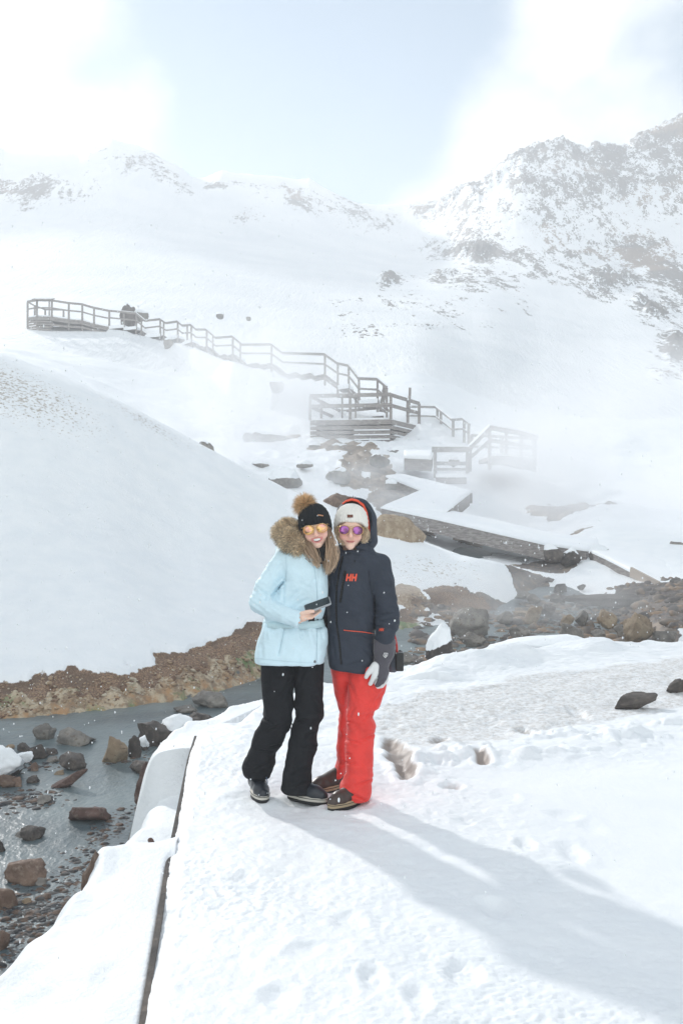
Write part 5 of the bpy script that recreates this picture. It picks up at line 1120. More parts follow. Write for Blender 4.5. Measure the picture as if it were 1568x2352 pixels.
# ================================================================ person in the pale blue jacket
YA = 5.58
rootA = empty('person', (-.28, YA, 0), 'smiling woman in pale blue belted jacket, black trousers and black pompom hat, holding a phone', 'person')
HA = Head(Z1(684, 410, 5.56), math.radians(-9), .97)
TA = Loft([(560, 560, 720, .06, 5.62), (590, 470, 750, .09, 5.61), (640, 405, 765, .10, 5.60), (700, 400, 772, .115, 5.60), (800, 425, 782, .125, 5.59), (900, 402, 785, .125, 5.585), (1000, 340, 778, .120, 5.585), (1100, 290, 760, .12, 5.585), (1175, 262, 742, .118, 5.585), (1250, 236, 770, .135, 5.585), (1350, 210, 780, .145, 5.585), (1450, 190, 768, .15, 5.585), (1518, 186, 757, .152, 5.585)], Z1)
armA = [(Z1(425, 655, 5.61), .055), (Z1(370, 760, 5.60), .064), (Z1(285, 900, 5.585), .066), (Z1(228, 1020, 5.56), .062), (Z1(330, 1090, 5.47), .052), (Z1(450, 1130, 5.41), .047), (Z1(545, 1158, 5.385), .047)]
armA2 = [(Z1(725, 680, 5.63), .055), (Z1(850, 720, 5.84), .055), (Z1(980, 780, 5.90), .05)]
def jacketA(X, Y, Z):
    d = TA.sd(X, Y, Z); d = smin(d, sd_chain(X, Y, Z, armA, .01), .025); d = smin(d, sd_chain(X, Y, Z, armA2), .03)
    d = smin(d, sd_ell(X, Y, Z, Z1(500, 580, 5.68), (.10, .07, .06)), .04)                     # hood lying on the back
    d = smin(d, sd_chain(X, Y, Z, [(Z1(540, 640, 5.57), .022), (Z1(600, 635, 5.52), .020), (Z1(655, 675, 5.485), .015), (Z1(690, 725, 5.48), .010)]), .014)
    d = smin(d, sd_chain(X, Y, Z, [(Z1(775, 650, 5.56), .016), (Z1(735, 680, 5.50), .014), (Z1(705, 715, 5.48), .010)]), .012)
    d = smax(d, -sd_chain(X, Y, Z, [(Z1(690, 560, 5.56), .050), (Z1(712, 650, 5.50), .036), (Z1(716, 700, 5.46), .018)]), .012)
    wz = Z1(0, 1190, 5.58).z; d = d + .010 * np.exp(-((Z - wz) / .022)**2) * (X > Z1(555, 1000, 5.5).x)
    elb = np.exp(-(((X - armA[3][0].x) / .10)**2 + ((Z - armA[3][0].z - .02) / .10)**2))
    d = d + folds(X, Y, Z, .009, 6, 9, 3) * (.5 + 1.1 * elb) + .0035 * elb * np.sin((X * .6 + Z * 1.0) * 190)
    d = d + grooves(X, Y, Z, [(440, 840, 335, 965, 9, .014), (240, 925, 320, 985, 8, .010), (225, 1010, 315, 985, 7, .009), (300, 1020, 385, 1062, 8, .010), (430, 870, 425, 1010, 12, .010), (560, 900, 480, 1000, 14, .008), (640, 980, 520, 1040, 12, .008), (400, 690, 350, 800, 12, .007),
        (600, 1225, 640, 1330, 10, .009), (660, 1222, 690, 1320, 9, .008), (560, 1225, 575, 1300, 9, .008), (720, 1220, 745, 1300, 9, .008), (300, 1190, 290, 1300, 12, .008), (450, 1130, 520, 1180, 8, .006), (690, 800, 640, 900, 12, .007), (250, 1350, 260, 1470, 14, .006), (540, 1400, 560, 1500, 14, .006)], Z1, 5.60)
    g = wz - Z; d = d - .006 * np.exp(-((g - .02) / .05)**2) * np.cos(X * 75) * (g > 0)
    cu = sd_chain(X, Y, Z, [(Z1(562, 1162, 5.38), .035), (Z1(640, 1170, 5.36), .035)]); d = smax(d, -cu, .004)
    seam = np.abs(X - np.interp(Z, [Z1(0, 1530, 5.5).z, Z1(0, 700, 5.5).z], [Z1(694, 0, 5.5).x, Z1(712, 0, 5.5).x])); d = d + .004 * np.exp(-(seam / .006)**2) * (Y < 5.56)
    pk0, pk1 = Z1(432, 1225, 5.5), Z1(386, 1440, 5.5); tt_ = np.clip(((X - pk0.x) * (pk1.x - pk0.x) + (Z - pk0.z) * (pk1.z - pk0.z)) / ((pk1.x-pk0.x)**2 + (pk1.z-pk0.z)**2), 0, 1)
    pd = np.hypot(X - pk0.x - tt_ * (pk1.x - pk0.x), Z - pk0.z - tt_ * (pk1.z - pk0.z)); d = d + .010 * np.exp(-(pd / .007)**2) * (Y < 5.56)
    lo_ = sd_chain(X, Y, Z, [(Z1(190, 1560, 5.58) + Vector((-.1, 0, -.04)), .06), (Z1(760, 1570, 5.58) + Vector((.1, 0, -.04)), .06)]) * 0 + 1
    return d
lo = Z1(90, 1560, 5.58); hi = Z1(1010, 540, 5.58)
jkA = sdf_obj('jacket', jacketA, (lo.x, 5.30, lo.z), (hi.x, 5.99, hi.z), .007, m_blue, rootA); bvA = bvh_of(jkA)
# belt round the waist
zc = Z1(0, 1188, 5.58).z; V = []; nB = 96
def belt(name, a0, a1, zlo, zhi, grow, mat, parent):
    V = []; n = 40
    for z, gr in ((zlo, grow - .004), (zlo + .001, grow), (zhi - .001, grow), (zhi, grow - .004)):
        cx, cy, a, b = [float(q) for q in TA.at(np.array(z))]
        for i in range(n + 1):
            th = a0 + (a1 - a0) * i / n; c_, s_ = math.cos(th), math.sin(th); e = 2 / 2.3; V.append((cx + (a + gr) * math.copysign(abs(c_)**e, c_) - rootA.location.x, cy - (b + gr) * math.copysign(abs(s_)**e, s_) - rootA.location.y, z))
    F = [(k*(n+1)+i, k*(n+1)+i+1, (k+1)*(n+1)+i+1, (k+1)*(n+1)+i) for k in range(3) for i in range(n)]
    return mesh_obj(name, np.array(V), F, mat, parent, True)
m_belt = cloth('belt_blue', (.55, .72, .77), .5, sheen=0)
bl = belt('belt', -math.pi * .05, math.pi * 1.05, zc - .020, zc + .020, .004, m_belt, jkA)
o_ = line('buckle_strap', bvh_of(bl) if False else bvA, [(648, 1140), (642, 1210)], 46, m_zip, bl, off=.009); o_['label'] = 'black elastic belt panel'
for (x, y) in ((690, 1158), (687, 1173), (685, 1188), (588, 1192)):
    decal('eyelet', bvA, [((x-4, y-4), (x+4, y-4), (x+4, y+4), (x-4, y+4))], m_zip, bl, off=.010, n=2)
p = proj(bvA, 677, 1507, .001); b = []
tube('snap_button', [p, p + Vector((0, -.004, 0))], .007, M('grey_metal', (.2, .21, .22), .4, Metallic=.6), jkA, 12)
m_bluesh = cloth('blue_pocket_tape', (.52, .69, .77), .6)
line('front_placket', bvA, [(668, 700), (690, 860), (698, 1000), (700, 1120)], 4, m_bluesh, jkA, off=.0015)
line('lower_placket', bvA, [(696, 1225), (694, 1380), (692, 1515)], 4, m_bluesh, jkA, off=.0015)
line('shoulder_seam', bvA, [(438, 640), (447, 740), (440, 850)], 3, m_bluesh, jkA, off=.0012)
line('hem_seam', bvA, [(192, 1480), (400, 1502), (600, 1516), (680, 1518)], 3, m_bluesh, jkA, off=.0012)
line('pocket_zip', bvA, [(430, 1228), (385, 1442)], 7, m_bluesh, jkA, off=.002)
for q in ([(590, 610), (620, 640)], [(655, 628), (668, 650)], [(600, 660), (640, 690)]): line('collar_toggle', bvA, q, 5, m_scarf, jkA, off=.003)
# body: head, neck, torso core, arms, hand
palm = Z1(600, 1135, 5.375)
fingers = [[(Z1(628, 1112, 5.40), .0095), (Z1(672, 1108, 5.425), .0090), (Z1(706, 1094, 5.44), .0080), (Z1(722, 1086, 5.445), .0070)],
           [(Z1(632, 1124, 5.385), .0098), (Z1(676, 1118, 5.405), .0092), (Z1(708, 1102, 5.42), .0082), (Z1(724, 1092, 5.425), .0072)],
           [(Z1(628, 1137, 5.37), .0098), (Z1(668, 1132, 5.385), .0090), (Z1(696, 1114, 5.40), .0080), (Z1(711, 1102, 5.405), .0070)],
           [(Z1(618, 1150, 5.36), .0092), (Z1(652, 1146, 5.37), .0082), (Z1(676, 1130, 5.38), .0072), (Z1(690, 1118, 5.385), .0064)]]
thumb = [(Z1(578, 1112, 5.355), .0125), (Z1(612, 1102, 5.345), .0115), (Z1(642, 1096, 5.343), .0105), (Z1(664, 1095, 5.345), .0090)]
def handA(X, Y, Z):
    d = sd_chain(X, Y, Z, [(Z1(545, 1150, 5.385), .024), (Z1(575, 1138, 5.378), .026), (Z1(612, 1130, 5.380), .024)], .01, flat=1.0)
    for f_ in fingers: d = smin(d, sd_chain(X, Y, Z, f_), .0035)
    return smin(d, sd_chain(X, Y, Z, thumb), .008)
def coreA(X, Y, Z):
    d = TA.sd(X, Y, Z, -.05); d = smin(d, sd_chain(X, Y, Z, [(Z1(705, 640, 5.62), .055), (HA.w(0, -.03, -.09), .046)]), .03)
    d = smin(d, head_sdf(HA, X, Y, Z, True), .015); return d
def coreA2(X, Y, Z):
    d = TA.sd(X, Y, Z, -.05); d = smin(d, sd_chain(X, Y, Z, [(a, r * .55) for a, r in armA]), .02)
    d = smin(d, sd_chain(X, Y, Z, [(Z3(370, 150, 5.6), .07), (Z3(370, 600, 5.58), .035), (Z3(215, 1020, 5.64), .032), (Z3(200, 1180, 5.66), .03)]), .02); d = smin(d, sd_chain(X, Y, Z, [(Z3(620, 150, 5.6), .07), (Z3(620, 600, 5.58), .035), (Z3(530, 1150, 5.56), .032), (Z3(530, 1220, 5.55), .03)]), .02); return d
V1, F1 = surface_nets(coreA, tuple(Z1(560, 700, 5.56) - Vector((0, .12, 0)))[:1] + (5.40, Z1(0, 740, 5.5).z), (Z1(860, 0, 5.5).x, 5.74, Z1(0, 200, 5.5).z), .0032)
V2, F2 = surface_nets(handA, (Z1(530, 0, 5.4).x, 5.30, Z1(0, 1200, 5.4).z), (Z1(745, 0, 5.4).x, 5.48, Z1(0, 1060, 5.4).z), .0022)
lo = Z3(90, 1250, 5.6); hi = Z1(760, 620, 5.6); V3, F3 = surface_nets(coreA2, (lo.x, 5.34, lo.z), (hi.x, 5.74, hi.z), .011)
at = face_attrs(HA, V1, True); AV = np.concatenate([V1, V2, V3]); AF = np.concatenate([F1, F2 + len(V1), F3 + len(V1) + len(V2)])
bodyA = mesh_obj('body', AV - np.array(rootA.location), AF, m_skin, rootA, True, {k: np.concatenate([v_, np.zeros(len(V2) + len(V3))]) for k, v_ in at.items()})
V = []; F = []
for j, (z_, f_) in enumerate(((.0085, .0865), (.001, .0885), (-.0065, .087))):
    for i in range(13): x_ = -.025 + .050 * i / 12; V.append(HA.w(x_, f_ - 12 * x_ * x_, -.0665 + 9 * x_**2 + z_))
F = [(j*13+i, j*13+i+1, (j+1)*13+i+1, (j+1)*13+i) for j in range(2) for i in range(12)]
mesh_obj('teeth', np.array([tuple(p - rootA.location) for p in V]), F, m_teeth, bodyA)
sunglasses(HA, rootA, m_lgold, wd=.060, gap=.008, z0=.000)
hA = beanie('beanie', HA, .092, .108, .146, .020, -.028, -.05, m_hatk, rootA, 34, shift=-.004)
bv = bvh_of(hA); decal('metal_badge', bv, [((700, 300), (745, 306), (745, 317), (700, 311))], M('copper', (.55, .28, .16), .35, Metallic=.8), hA, off=.003, label='small copper bar badge')
# pompom
def fibo(n):
    i = np.arange(n) + .5; ph = np.arccos(1 - 2 * i / n); th = math.pi * (1 + 5**.5) * i; return np.stack([np.cos(th) * np.sin(ph), np.sin(th) * np.sin(ph), np.cos(ph)], 1)
def pompom(name, c, r0, r1, n, mat, root, seed):
    d = fibo(n); rg = np.random.default_rng(seed); return strands(name, np.array(c) + d * r0, d, (r1 - r0) * rg.uniform(.5, 1.2, n), .0019, mat, root, (0, 0, -.12), seed, 3, .3)
pc = Z1(598, 222, 5.58); pm = pompom('pompom', pc, .024, .076, 2600, m_pom, hA, 4)
# fur ruff of the hood
ruf = [(Z1(445, 400, 5.65), .040), (Z1(400, 440, 5.60), .036), (Z1(470, 500, 5.56), .052), (Z1(540, 560, 5.53), .042), (Z1(556, 600, 5.52), .026)]
ruf2 = [(Z1(480, 400, 5.66), .038), (Z1(520, 440, 5.62), .042), (Z1(540, 540, 5.56), .04)]
def ruffA(X, Y, Z): return smin(sd_chain(X, Y, Z, ruf, .02), sd_chain(X, Y, Z, ruf2, .02), .02)
V, F = surface_nets(ruffA, (Z1(300, 0, 5.6).x, 5.42, Z1(0, 700, 5.6).z), (Z1(650, 0, 5.6).x, 5.78, Z1(0, 300, 5.6).z), .008)
m_rb = M('fur_base', (.40, .30, .21), .9); rb = mesh_obj('hood_fur', V - np.array(rootA.location), F, m_rb, jkA, True)
pt, nn_ = sample_surface(V, F, 6500, 3); e_ = .003; nn_ = np.stack([ruffA(pt[:, 0] + (k == 0) * e_, pt[:, 1] + (k == 1) * e_, pt[:, 2] + (k == 2) * e_) - ruffA(pt[:, 0] - (k == 0) * e_, pt[:, 1] - (k == 1) * e_, pt[:, 2] - (k == 2) * e_) for k in range(3)], 1); nn_ /= np.linalg.norm(nn_, axis=1)[:, None] + 1e-9; rg = np.random.default_rng(5)
flow = np.array([-.45, -.15, .25]); dd = nn_ + flow * .6 + .5 * np.stack([fbm(pt[:, 0]*22, pt[:, 1]*22, pt[:, 2]*22, 2), 0*pt[:, 0], fbm(pt[:, 0]*22+7, pt[:, 1]*22, pt[:, 2]*22, 2)], 1)
strands('fur_hairs', pt - nn_ * .004, dd, rg.uniform(.014, .038, len(pt)), .0019, m_ruff, rb, (0, 0, -.25), 6, 3, .18)
# long hair
def hz(l, Y): return [(Z1(x, y, Y + dy), s_) for (x, y, dy, s_) in l]
hb = []
locks('hair', [hz([(592, 430, .02, .6), (598, 520, 0, .9), (640, 620, -.035, 1.0), (685, 690, -.055, .8), (705, 735, -.06, .4)], 5.53), hz([(605, 480, .02, .6), (640, 560, -.01, 1.0), (680, 640, -.03, .8), (708, 700, -.045, .4)], 5.53),
   hz([(780, 420, .02, .6), (795, 520, 0, .8), (805, 620, -.02, 1.2), (800, 700, -.03, 1.2), (775, 795, -.04, .5)], 5.53), hz([(785, 440, .02, .6), (815, 540, 0, 1.0), (835, 620, -.01, 1.2), (820, 700, -.02, 1.0), (795, 770, -.03, .6)], 5.53), hz([(775, 480, .03, .6), (800, 580, .02, .9), (790, 680, 0, 1.3), (785, 760, -.02, .8)], 5.54)],
   150, .0115, .0019, m_hair1, rootA, 8)
def scarfA(X, Y, Z): return smin(sd_ell(X, Y, Z, Z1(735, 615, 5.57), (.050, .06, .055)), sd_ell(X, Y, Z, Z1(722, 668, 5.54), (.030, .04, .035)), .02) + folds(X, Y, Z, .006, 14, 20)
lo = Z1(640, 740, 5.56); hi = Z1(840, 520, 5.56); sdf_obj('scarf', scarfA, (lo.x, 5.44, lo.z), (hi.x, 5.66, hi.z), .005, m_scarf, rootA)
# trousers
LA1 = Loft([(100, 232, 510, .10, 5.60), (160, 236, 512, .10, 5.60), (300, 240, 508, .095, 5.59), (450, 255, 506, .09, 5.58), (560, 256, 503, .085, 5.565), (620, 238, 498, .085, 5.56), (700, 205, 478, .085, 5.575), (800, 165, 430, .085, 5.60), (860, 143, 405, .085, 5.615), (910, 126, 362, .082, 5.63), (1000, 88, 348, .085, 5.65), (1060, 86, 334, .085, 5.66), (1112, 112, 316, .075, 5.66)], Z3, 2.15)
LA2 = Loft([(100, 500, 757, .10, 5.60), (160, 503, 756, .10, 5.60), (300, 505, 752, .095, 5.60), (450, 510, 748, .09, 5.59), (600, 514, 745, .085, 5.58), (660, 505, 728, .085, 5.575), (700, 490, 722, .085, 5.575), (800, 466, 704, .083, 5.57), (855, 456, 706, .083, 5.57), (900, 448, 688, .082, 5.565), (1000, 430, 664, .083, 5.56), (1100, 410, 657, .085, 5.555), (1200, 395, 656, .088, 5.55), (1242, 420, 650, .085, 5.55)], Z3, 2.15)
def trA(X, Y, Z):
    d = np.minimum(LA1.sd(X, Y, Z), LA2.sd(X, Y, Z)); d = np.where(Z > Z3(0, 330, 5.6).z, smin(LA1.sd(X, Y, Z), LA2.sd(X, Y, Z), .02), d)
    kn = Z3(0, 640, 5.6).z; d = d + grooves(X, Y, Z, [(250, 610, 350, 650, 9, .012), (300, 700, 400, 670, 9, .010), (420, 840, 300, 850, 9, .012), (350, 900, 200, 870, 10, .010), (500, 300, 420, 420, 14, .009), (520, 650, 640, 620, 10, .010), (700, 860, 560, 840, 9, .012), (680, 720, 600, 760, 10, .009), (620, 1000, 500, 1060, 12, .009), (640, 1120, 500, 1160, 10, .010), (280, 1000, 180, 1060, 10, .009), (600, 180, 560, 330, 14, .008), (330, 170, 360, 320, 14, .008)], Z3, 5.62)
    return d + folds(X, Y, Z, .012, 4, 9, 21, .6) * (.35 + .9 * np.exp(-((Z - kn) / .13)**2) + .7 * np.exp(-((Z - .16) / .08)**2))
lo = Z3(60, 1275, 5.6); hi = Z3(790, 80, 5.6); sdf_obj('trousers', trA, (lo.x, 5.42, lo.z), (hi.x, 5.80, hi.z), .007, m_blk, rootA)
m_boots = M('navy_boot_leather', (.012, .016, .024), .35); m_bootb = M('brown_boot_leather', (.055, .035, .028), .4); m_crm = M('cream_welt', (.55, .52, .46), .6); m_tan = M('tan_welt', (.42, .32, .20), .6); m_lace = M('blue_lace', (.10, .15, .24), .7)
boot(rootA, Z3(262, 1262, 5.50) , Z3(185, 1120, 5.74), m_boots, m_crm, .25, 1, m_lace)
boot(rootA, Z3(745, 1270, 5.48), Z3(460, 1200, 5.60), m_boots, m_crm, .255, 2)
tube('loose_lace', [Z3(278, 1105, 5.60), Z3(290, 1150, 5.60), Z3(284, 1215, 5.58)], .0026, m_lace, rootA)
# phone held in the bare hand: a thing of its own
pl0, pl1 = Z1(612, 1068, 5.40), Z1(800, 1000, 5.40); ax_l = (pl1 - pl0).normalized(); ax_s = Vector((0.05, .84, .50)); ax_s = (ax_s - ax_l * ax_s.dot(ax_l)).normalized(); ax_n = ax_l.cross(ax_s); ax_n = ax_n if ax_n.z > 0 else -ax_n
pcn = Z1(700, 1043, 5.392); rootP = empty('phone', pcn, 'black phone in a grey case held level in the bare hand before the belt', 'phone')
def rrect(L_, W_, r_, n=6):
    o = []
    for (cx, cy, a0) in ((L_/2-r_, W_/2-r_, 0), (-L_/2+r_, W_/2-r_, 90), (-L_/2+r_, -W_/2+r_, 180), (L_/2-r_, -W_/2+r_, 270)):
        for k in range(n + 1): a = math.radians(a0 + 90 * k / n); o.append((cx + r_ * math.cos(a), cy + r_ * math.sin(a)))
    return o
def plate(name, L_, W_, r_, layers, mat, parent):
    V = []; F = []; n = None
    for ins, h_ in layers:
        pts = rrect(L_ - 2*ins, W_ - 2*ins, max(.001, r_ - ins)); n = len(pts); V += [tuple(ax_l * a + ax_s * b + ax_n * h_) for a, b in pts]
    for k in range(len(layers) - 1): F += [(k*n+i, k*n+(i+1) % n, (k+1)*n+(i+1) % n, (k+1)*n+i) for i in range(n)]
    F += [tuple(reversed(range(n))), tuple((len(layers)-1)*n+i for i in range(n))]; return mesh_obj(name, np.array(V), F, mat, parent, False)
plate('case', .148, .076, .011, [(.002, -.0055), (0, -.0035), (0, .0035), (.002, .0055), (.0035, .0055)], M('grey_case', (.36, .38, .40), .5), rootP)
plate('screen', .148, .076, .011, [(.0042, .0050), (.0042, .0062)], M('phone_glass', (.008, .012, .016), .06), rootP)

# ================================================================ person in the navy jacket
YB = 5.68
rootB = empty('person', (.06, YB, 0), 'woman in navy ski jacket, coral red trousers and cream knit hat with violet mirrored glasses', 'person')
HB = Head(Z1(972, 422, 5.63), math.radians(2.5), .98)
TB = Loft([(560, 870, 1140, .075, 5.67), (600, 855, 1168, .10, 5.67), (640, 812, 1222, .105, 5.67), (690, 795, 1245, .115, 5.67), (800, 785, 1200, .12, 5.67), (1000, 782, 1185, .12, 5.67), (1200, 780, 1176, .125, 5.67), (1400, 780, 1170, .13, 5.67), (1500, 786, 1168, .13, 5.67), (1575, 797, 1160, .13, 5.67)], Z1, 2.5)
armB = [(Z1(1215, 710, 5.66), .060), (Z1(1228, 850, 5.65), .070), (Z1(1256, 1000, 5.635), .066), (Z1(1272, 1100, 5.62), .063), (Z1(1264, 1200, 5.60), .062), (Z1(1249, 1318, 5.58), .058)]
armB2 = [(Z1(835, 680, 5.74), .055), (Z1(770, 860, 5.80), .055), (Z1(740, 1000, 5.79), .05), (Z1(775, 1120, 5.73), .045)]
def jacketB(X, Y, Z):
    d = TB.sd(X, Y, Z, 0, shear=-.13)
    a_ = sd_chain(X, Y, Z, armB, .01); d = np.where(Z > Z1(0, 860, 5.6).z, smin(d, a_, .03), smin(d, a_, .006)); d = smin(d, sd_chain(X, Y, Z, armB2), .02)
    # standing collar
    for k, (zy, l, r_) in enumerate(((545, 870, 1150), (590, 862, 1160), (630, 850, 1165))):
        c0 = Z1((l + r_) / 2, zy, 5.67); a0 = (r_ - l) / 2 * PX; q = (np.sqrt(((X - c0.x)/a0)**2 + ((Y - c0.y)/.095)**2) - 1) * .095; t_ = np.abs(q + .014) - .013; t_ = np.maximum(t_, np.abs(Z - c0.z) - .020); d = smin(d, t_, .014)
    d = smax(d, -sd_chain(X, Y, Z, [(Z1(968, 520, 5.62), .055), (Z1(968, 590, 5.64), .045)]), .01)
    d = smax(d, -sd_ell(X, Y, Z, HB.w(0, .02, -.05), (.064, .088, .066)), .008)
    elb = np.exp(-(((X - armB[4][0].x) / .12)**2 + ((Z - armB[4][0].z - .02) / .11)**2))
    d = d + folds(X, Y, Z, .010, 6, 8, 33) * (.45 + elb) + .003 * elb * np.sin((Z * 1.0 + X * .3) * 150)
    d = d + grooves(X, Y, Z, [(1112, 760, 1130, 880, 8, .012), (1130, 880, 1168, 1010, 8, .012), (1168, 1010, 1166, 1300, 8, .010), (1190, 1128, 1345, 1108, 8, .010), (1200, 1180, 1350, 1150, 9, .011), (1185, 1215, 1330, 1240, 8, .008), (1190, 1060, 1260, 1100, 8, .008), (900, 590, 1080, 600, 8, .007), (930, 625, 1120, 590, 7, .006),
        (1000, 1290, 1120, 1330, 12, .007), (920, 1100, 1060, 1130, 14, .006), (1060, 1380, 1150, 1480, 12, .008), (820, 1300, 840, 1460, 12, .008), (930, 1540, 1100, 1500, 12, .008), (1040, 880, 1110, 1000, 12, .007), (1240, 760, 1290, 900, 14, .008), (820, 720, 840, 900, 12, .007)], Z1, 5.66)
    nk = np.exp(-(((X - Z1(1000, 0, 5.6).x) / .1)**2 + ((Z - Z1(0, 615, 5.6).z) / .045)**2)); d = d + .004 * nk * np.sin((Z + .25 * X) * 170)
    return d
lo = Z1(690, 1620, 5.67); hi = Z1(1400, 510, 5.67)
jkB = sdf_obj('jacket', jacketB, (lo.x, 5.44, lo.z), (hi.x, 5.95, hi.z), .007, m_navy, rootB); bvB = bvh_of(jkB)
def hoodB(X, Y, Z):
    c_ = Z1(1012, 385, 5.70); d = sd_ell(X, Y, Z, c_, (.122, .125, .158)); d = smin(d, sd_ell(X, Y, Z, Z1(1040, 520, 5.70), (.105, .11, .075)), .04); inn = sd_ell(X, Y, Z, Z1(1003, 385, 5.69), (.106, .14, .142)); inn = smin(inn, sd_ell(X, Y, Z, Z1(1000, 500, 5.64), (.09, .12, .06)), .03)
    d = smax(d, -inn, .006); d = smax(d, (5.635 - Y) - .25 * (Z1(0, 300, 5.6).z - Z) , .008); return d + folds(X, Y, Z, .006, 7, 9, 51)
lo = Z1(820, 640, 5.7); hi = Z1(1215, 140, 5.7); hdB = sdf_obj('hood', hoodB, (lo.x, 5.50, lo.z), (hi.x, 5.86, hi.z), .006, m_navy, jkB)
ln = [(903, 215), (935, 190), (980, 177), (1030, 188), (1075, 225), (1100, 285), (1112, 360), (1118, 420), (1122, 462)]
V = []; F = []
for i, (x, y) in enumerate(ln):
    w_ = (8, 9, 10, 11, 12, 12, 13, 13, 12)[i]; cx, cy = 975, 420; dx, dy = x - cx, y - cy; L_ = math.hypot(dx, dy); dx /= L_; dy /= L_; Yl = 5.66 - .012 * (i > 4)
    for (k, yo) in ((-w_, 0), (0, -.007), (w_, 0), (w_, .012), (-w_, .012)): V.append(Z1(x + dx * k, y + dy * k, Yl + yo))
F = [(i*5+j, i*5+(j+1) % 5, (i+1)*5+(j+1) % 5, (i+1)*5+j) for i in range(len(ln)-1) for j in range(5)]
mesh_obj('hood_lining', np.array([tuple(p - rootB.location) for p in V]), F, m_coral, hdB, True)['label'] = 'coral lining edge'
# jacket prints and closures
line('front_zip', bvB, [(908, 640), (880, 760), (858, 900), (852, 1050), (858, 1200), (880, 1350), (895, 1530)], 15, m_zip, jkB)
line('chest_zip', bvB, [(926, 762), (905, 890), (886, 1022)], 20, m_zip, jkB)
line('pocket_piping', bvB, [(915, 1249), (1000, 1258), (1080, 1266), (1158, 1278)], 7, m_coral, jkB, off=.003)
def hh(x0, y0, w_, h_, sl=.16):
    q = []; 
    for k in (0, 1):
        xo = x0 + k * w_ * .52; lw = w_ * .48; b_ = lw * .32
        def pp(x, y): return (x + (1 - y) * h_ * sl, y0 + y * h_)
        q += [(pp(xo, 0), pp(xo + b_, 0), pp(xo + b_, 1), pp(xo, 1)), (pp(xo + lw - b_, 0), pp(xo + lw, 0), pp(xo + lw, 1), pp(xo + lw - b_, 1)), (pp(xo + b_, .38), pp(xo + lw - b_, .38), pp(xo + lw - b_, .64), pp(xo + b_, .64))]
    return q
decal('chest_logo', bvB, hh(930, 787, 86, 60), m_coral, jkB, off=.0025, label='coral letters HH'); decal('sleeve_logo', bvB, hh(1206, 1234, 34, 24), m_coral, jkB, off=.0025, n=2, label='small coral letters HH')
tube('zip_pull', [proj(bvB, 1006, 676, .003), proj(bvB, 1006, 692, .003)], .003, m_zip, jkB)
for (a, b_) in (((1118, 760), (1160, 1010)),): line('arm_seam', bvB, [a, (1128, 860), b_], 3, m_zip, jkB, off=.0012)
# body
def coreB(X, Y, Z):
    d = TB.sd(X, Y, Z, -.05); d = smin(d, sd_chain(X, Y, Z, [(Z1(970, 620, 5.68), .05), (HB.w(0, -.03, -.09), .046)]), .03); return smin(d, head_sdf(HB, X, Y, Z, False), .015)
def coreB2(X, Y, Z):
    d = TB.sd(X, Y, Z, -.05); d = smin(d, sd_chain(X, Y, Z, [(a, r * .5) for a, r in armB]), .02)
    d = smin(d, sd_chain(X, Y, Z, [(Z3(890, 200, 5.70), .045), (Z3(907, 600, 5.74), .018), (Z3(885, 1150, 5.78), .018)]), .02); return smin(d, sd_chain(X, Y, Z, [(Z3(1080, 200, 5.66), .07), (Z3(1045, 600, 5.56), .035), (Z3(1030, 1240, 5.50), .025)]), .02)
V1, F1 = surface_nets(coreB, (Z1(850, 0, 5.6).x, 5.50, Z1(0, 720, 5.6).z), (Z1(1110, 0, 5.6).x, 5.82, Z1(0, 220, 5.6).z), .0032)
lo = Z3(780, 1280, 5.67); hi = Z1(1380, 640, 5.67); V3, F3 = surface_nets(coreB2, (lo.x, 5.42, lo.z), (hi.x, 5.84, hi.z), .011)
at = face_attrs(HB, V1, False); mesh_obj('body', np.concatenate([V1, V3]) - np.array(rootB.location), np.concatenate([F1, F3 + len(V1)]), m_skin, rootB, True, {k: np.concatenate([v_, np.zeros(len(V3))]) for k, v_ in at.items()})
sunglasses(HB, rootB, m_lviol, wd=.061, gap=.008, z0=.002)
hB = beanie('beanie', HB, .096, .108, .150, .044, -.020, -.05, m_hatw, rootB, 36)
bv = bvh_of(hB); decal('leather_patch', bv, [((942, 303), (989, 303), (989, 327), (942, 327))], M('leather_patch', (.16, .05, .03), .6), hB, off=.003, label='small brown leather patch')
pompom('pompom', Z1(985, 200, 5.70), .012, .040, 700, m_pomd, hB, 9)
locks('hair', [hz([(868, 395, .02, .6), (868, 450, .0, 1.0), (878, 500, -.01, 1.0), (905, 545, -.015, .6)], 5.60), hz([(885, 420, .0, .5), (880, 470, -.01, 1.0), (905, 525, -.02, .7), (925, 548, -.02, .4)], 5.60),
   hz([(1090, 400, .02, .6), (1100, 450, .0, 1.0), (1095, 500, -.01, 1.0), (1062, 525, -.015, .6)], 5.60), hz([(1075, 420, .0, .5), (1090, 470, -.01, 1.0), (1080, 510, -.02, .8), (1105, 525, -.02, .5)], 5.60)], 130, .0075, .0017, m_hair2, rootB, 12, wave=.003)
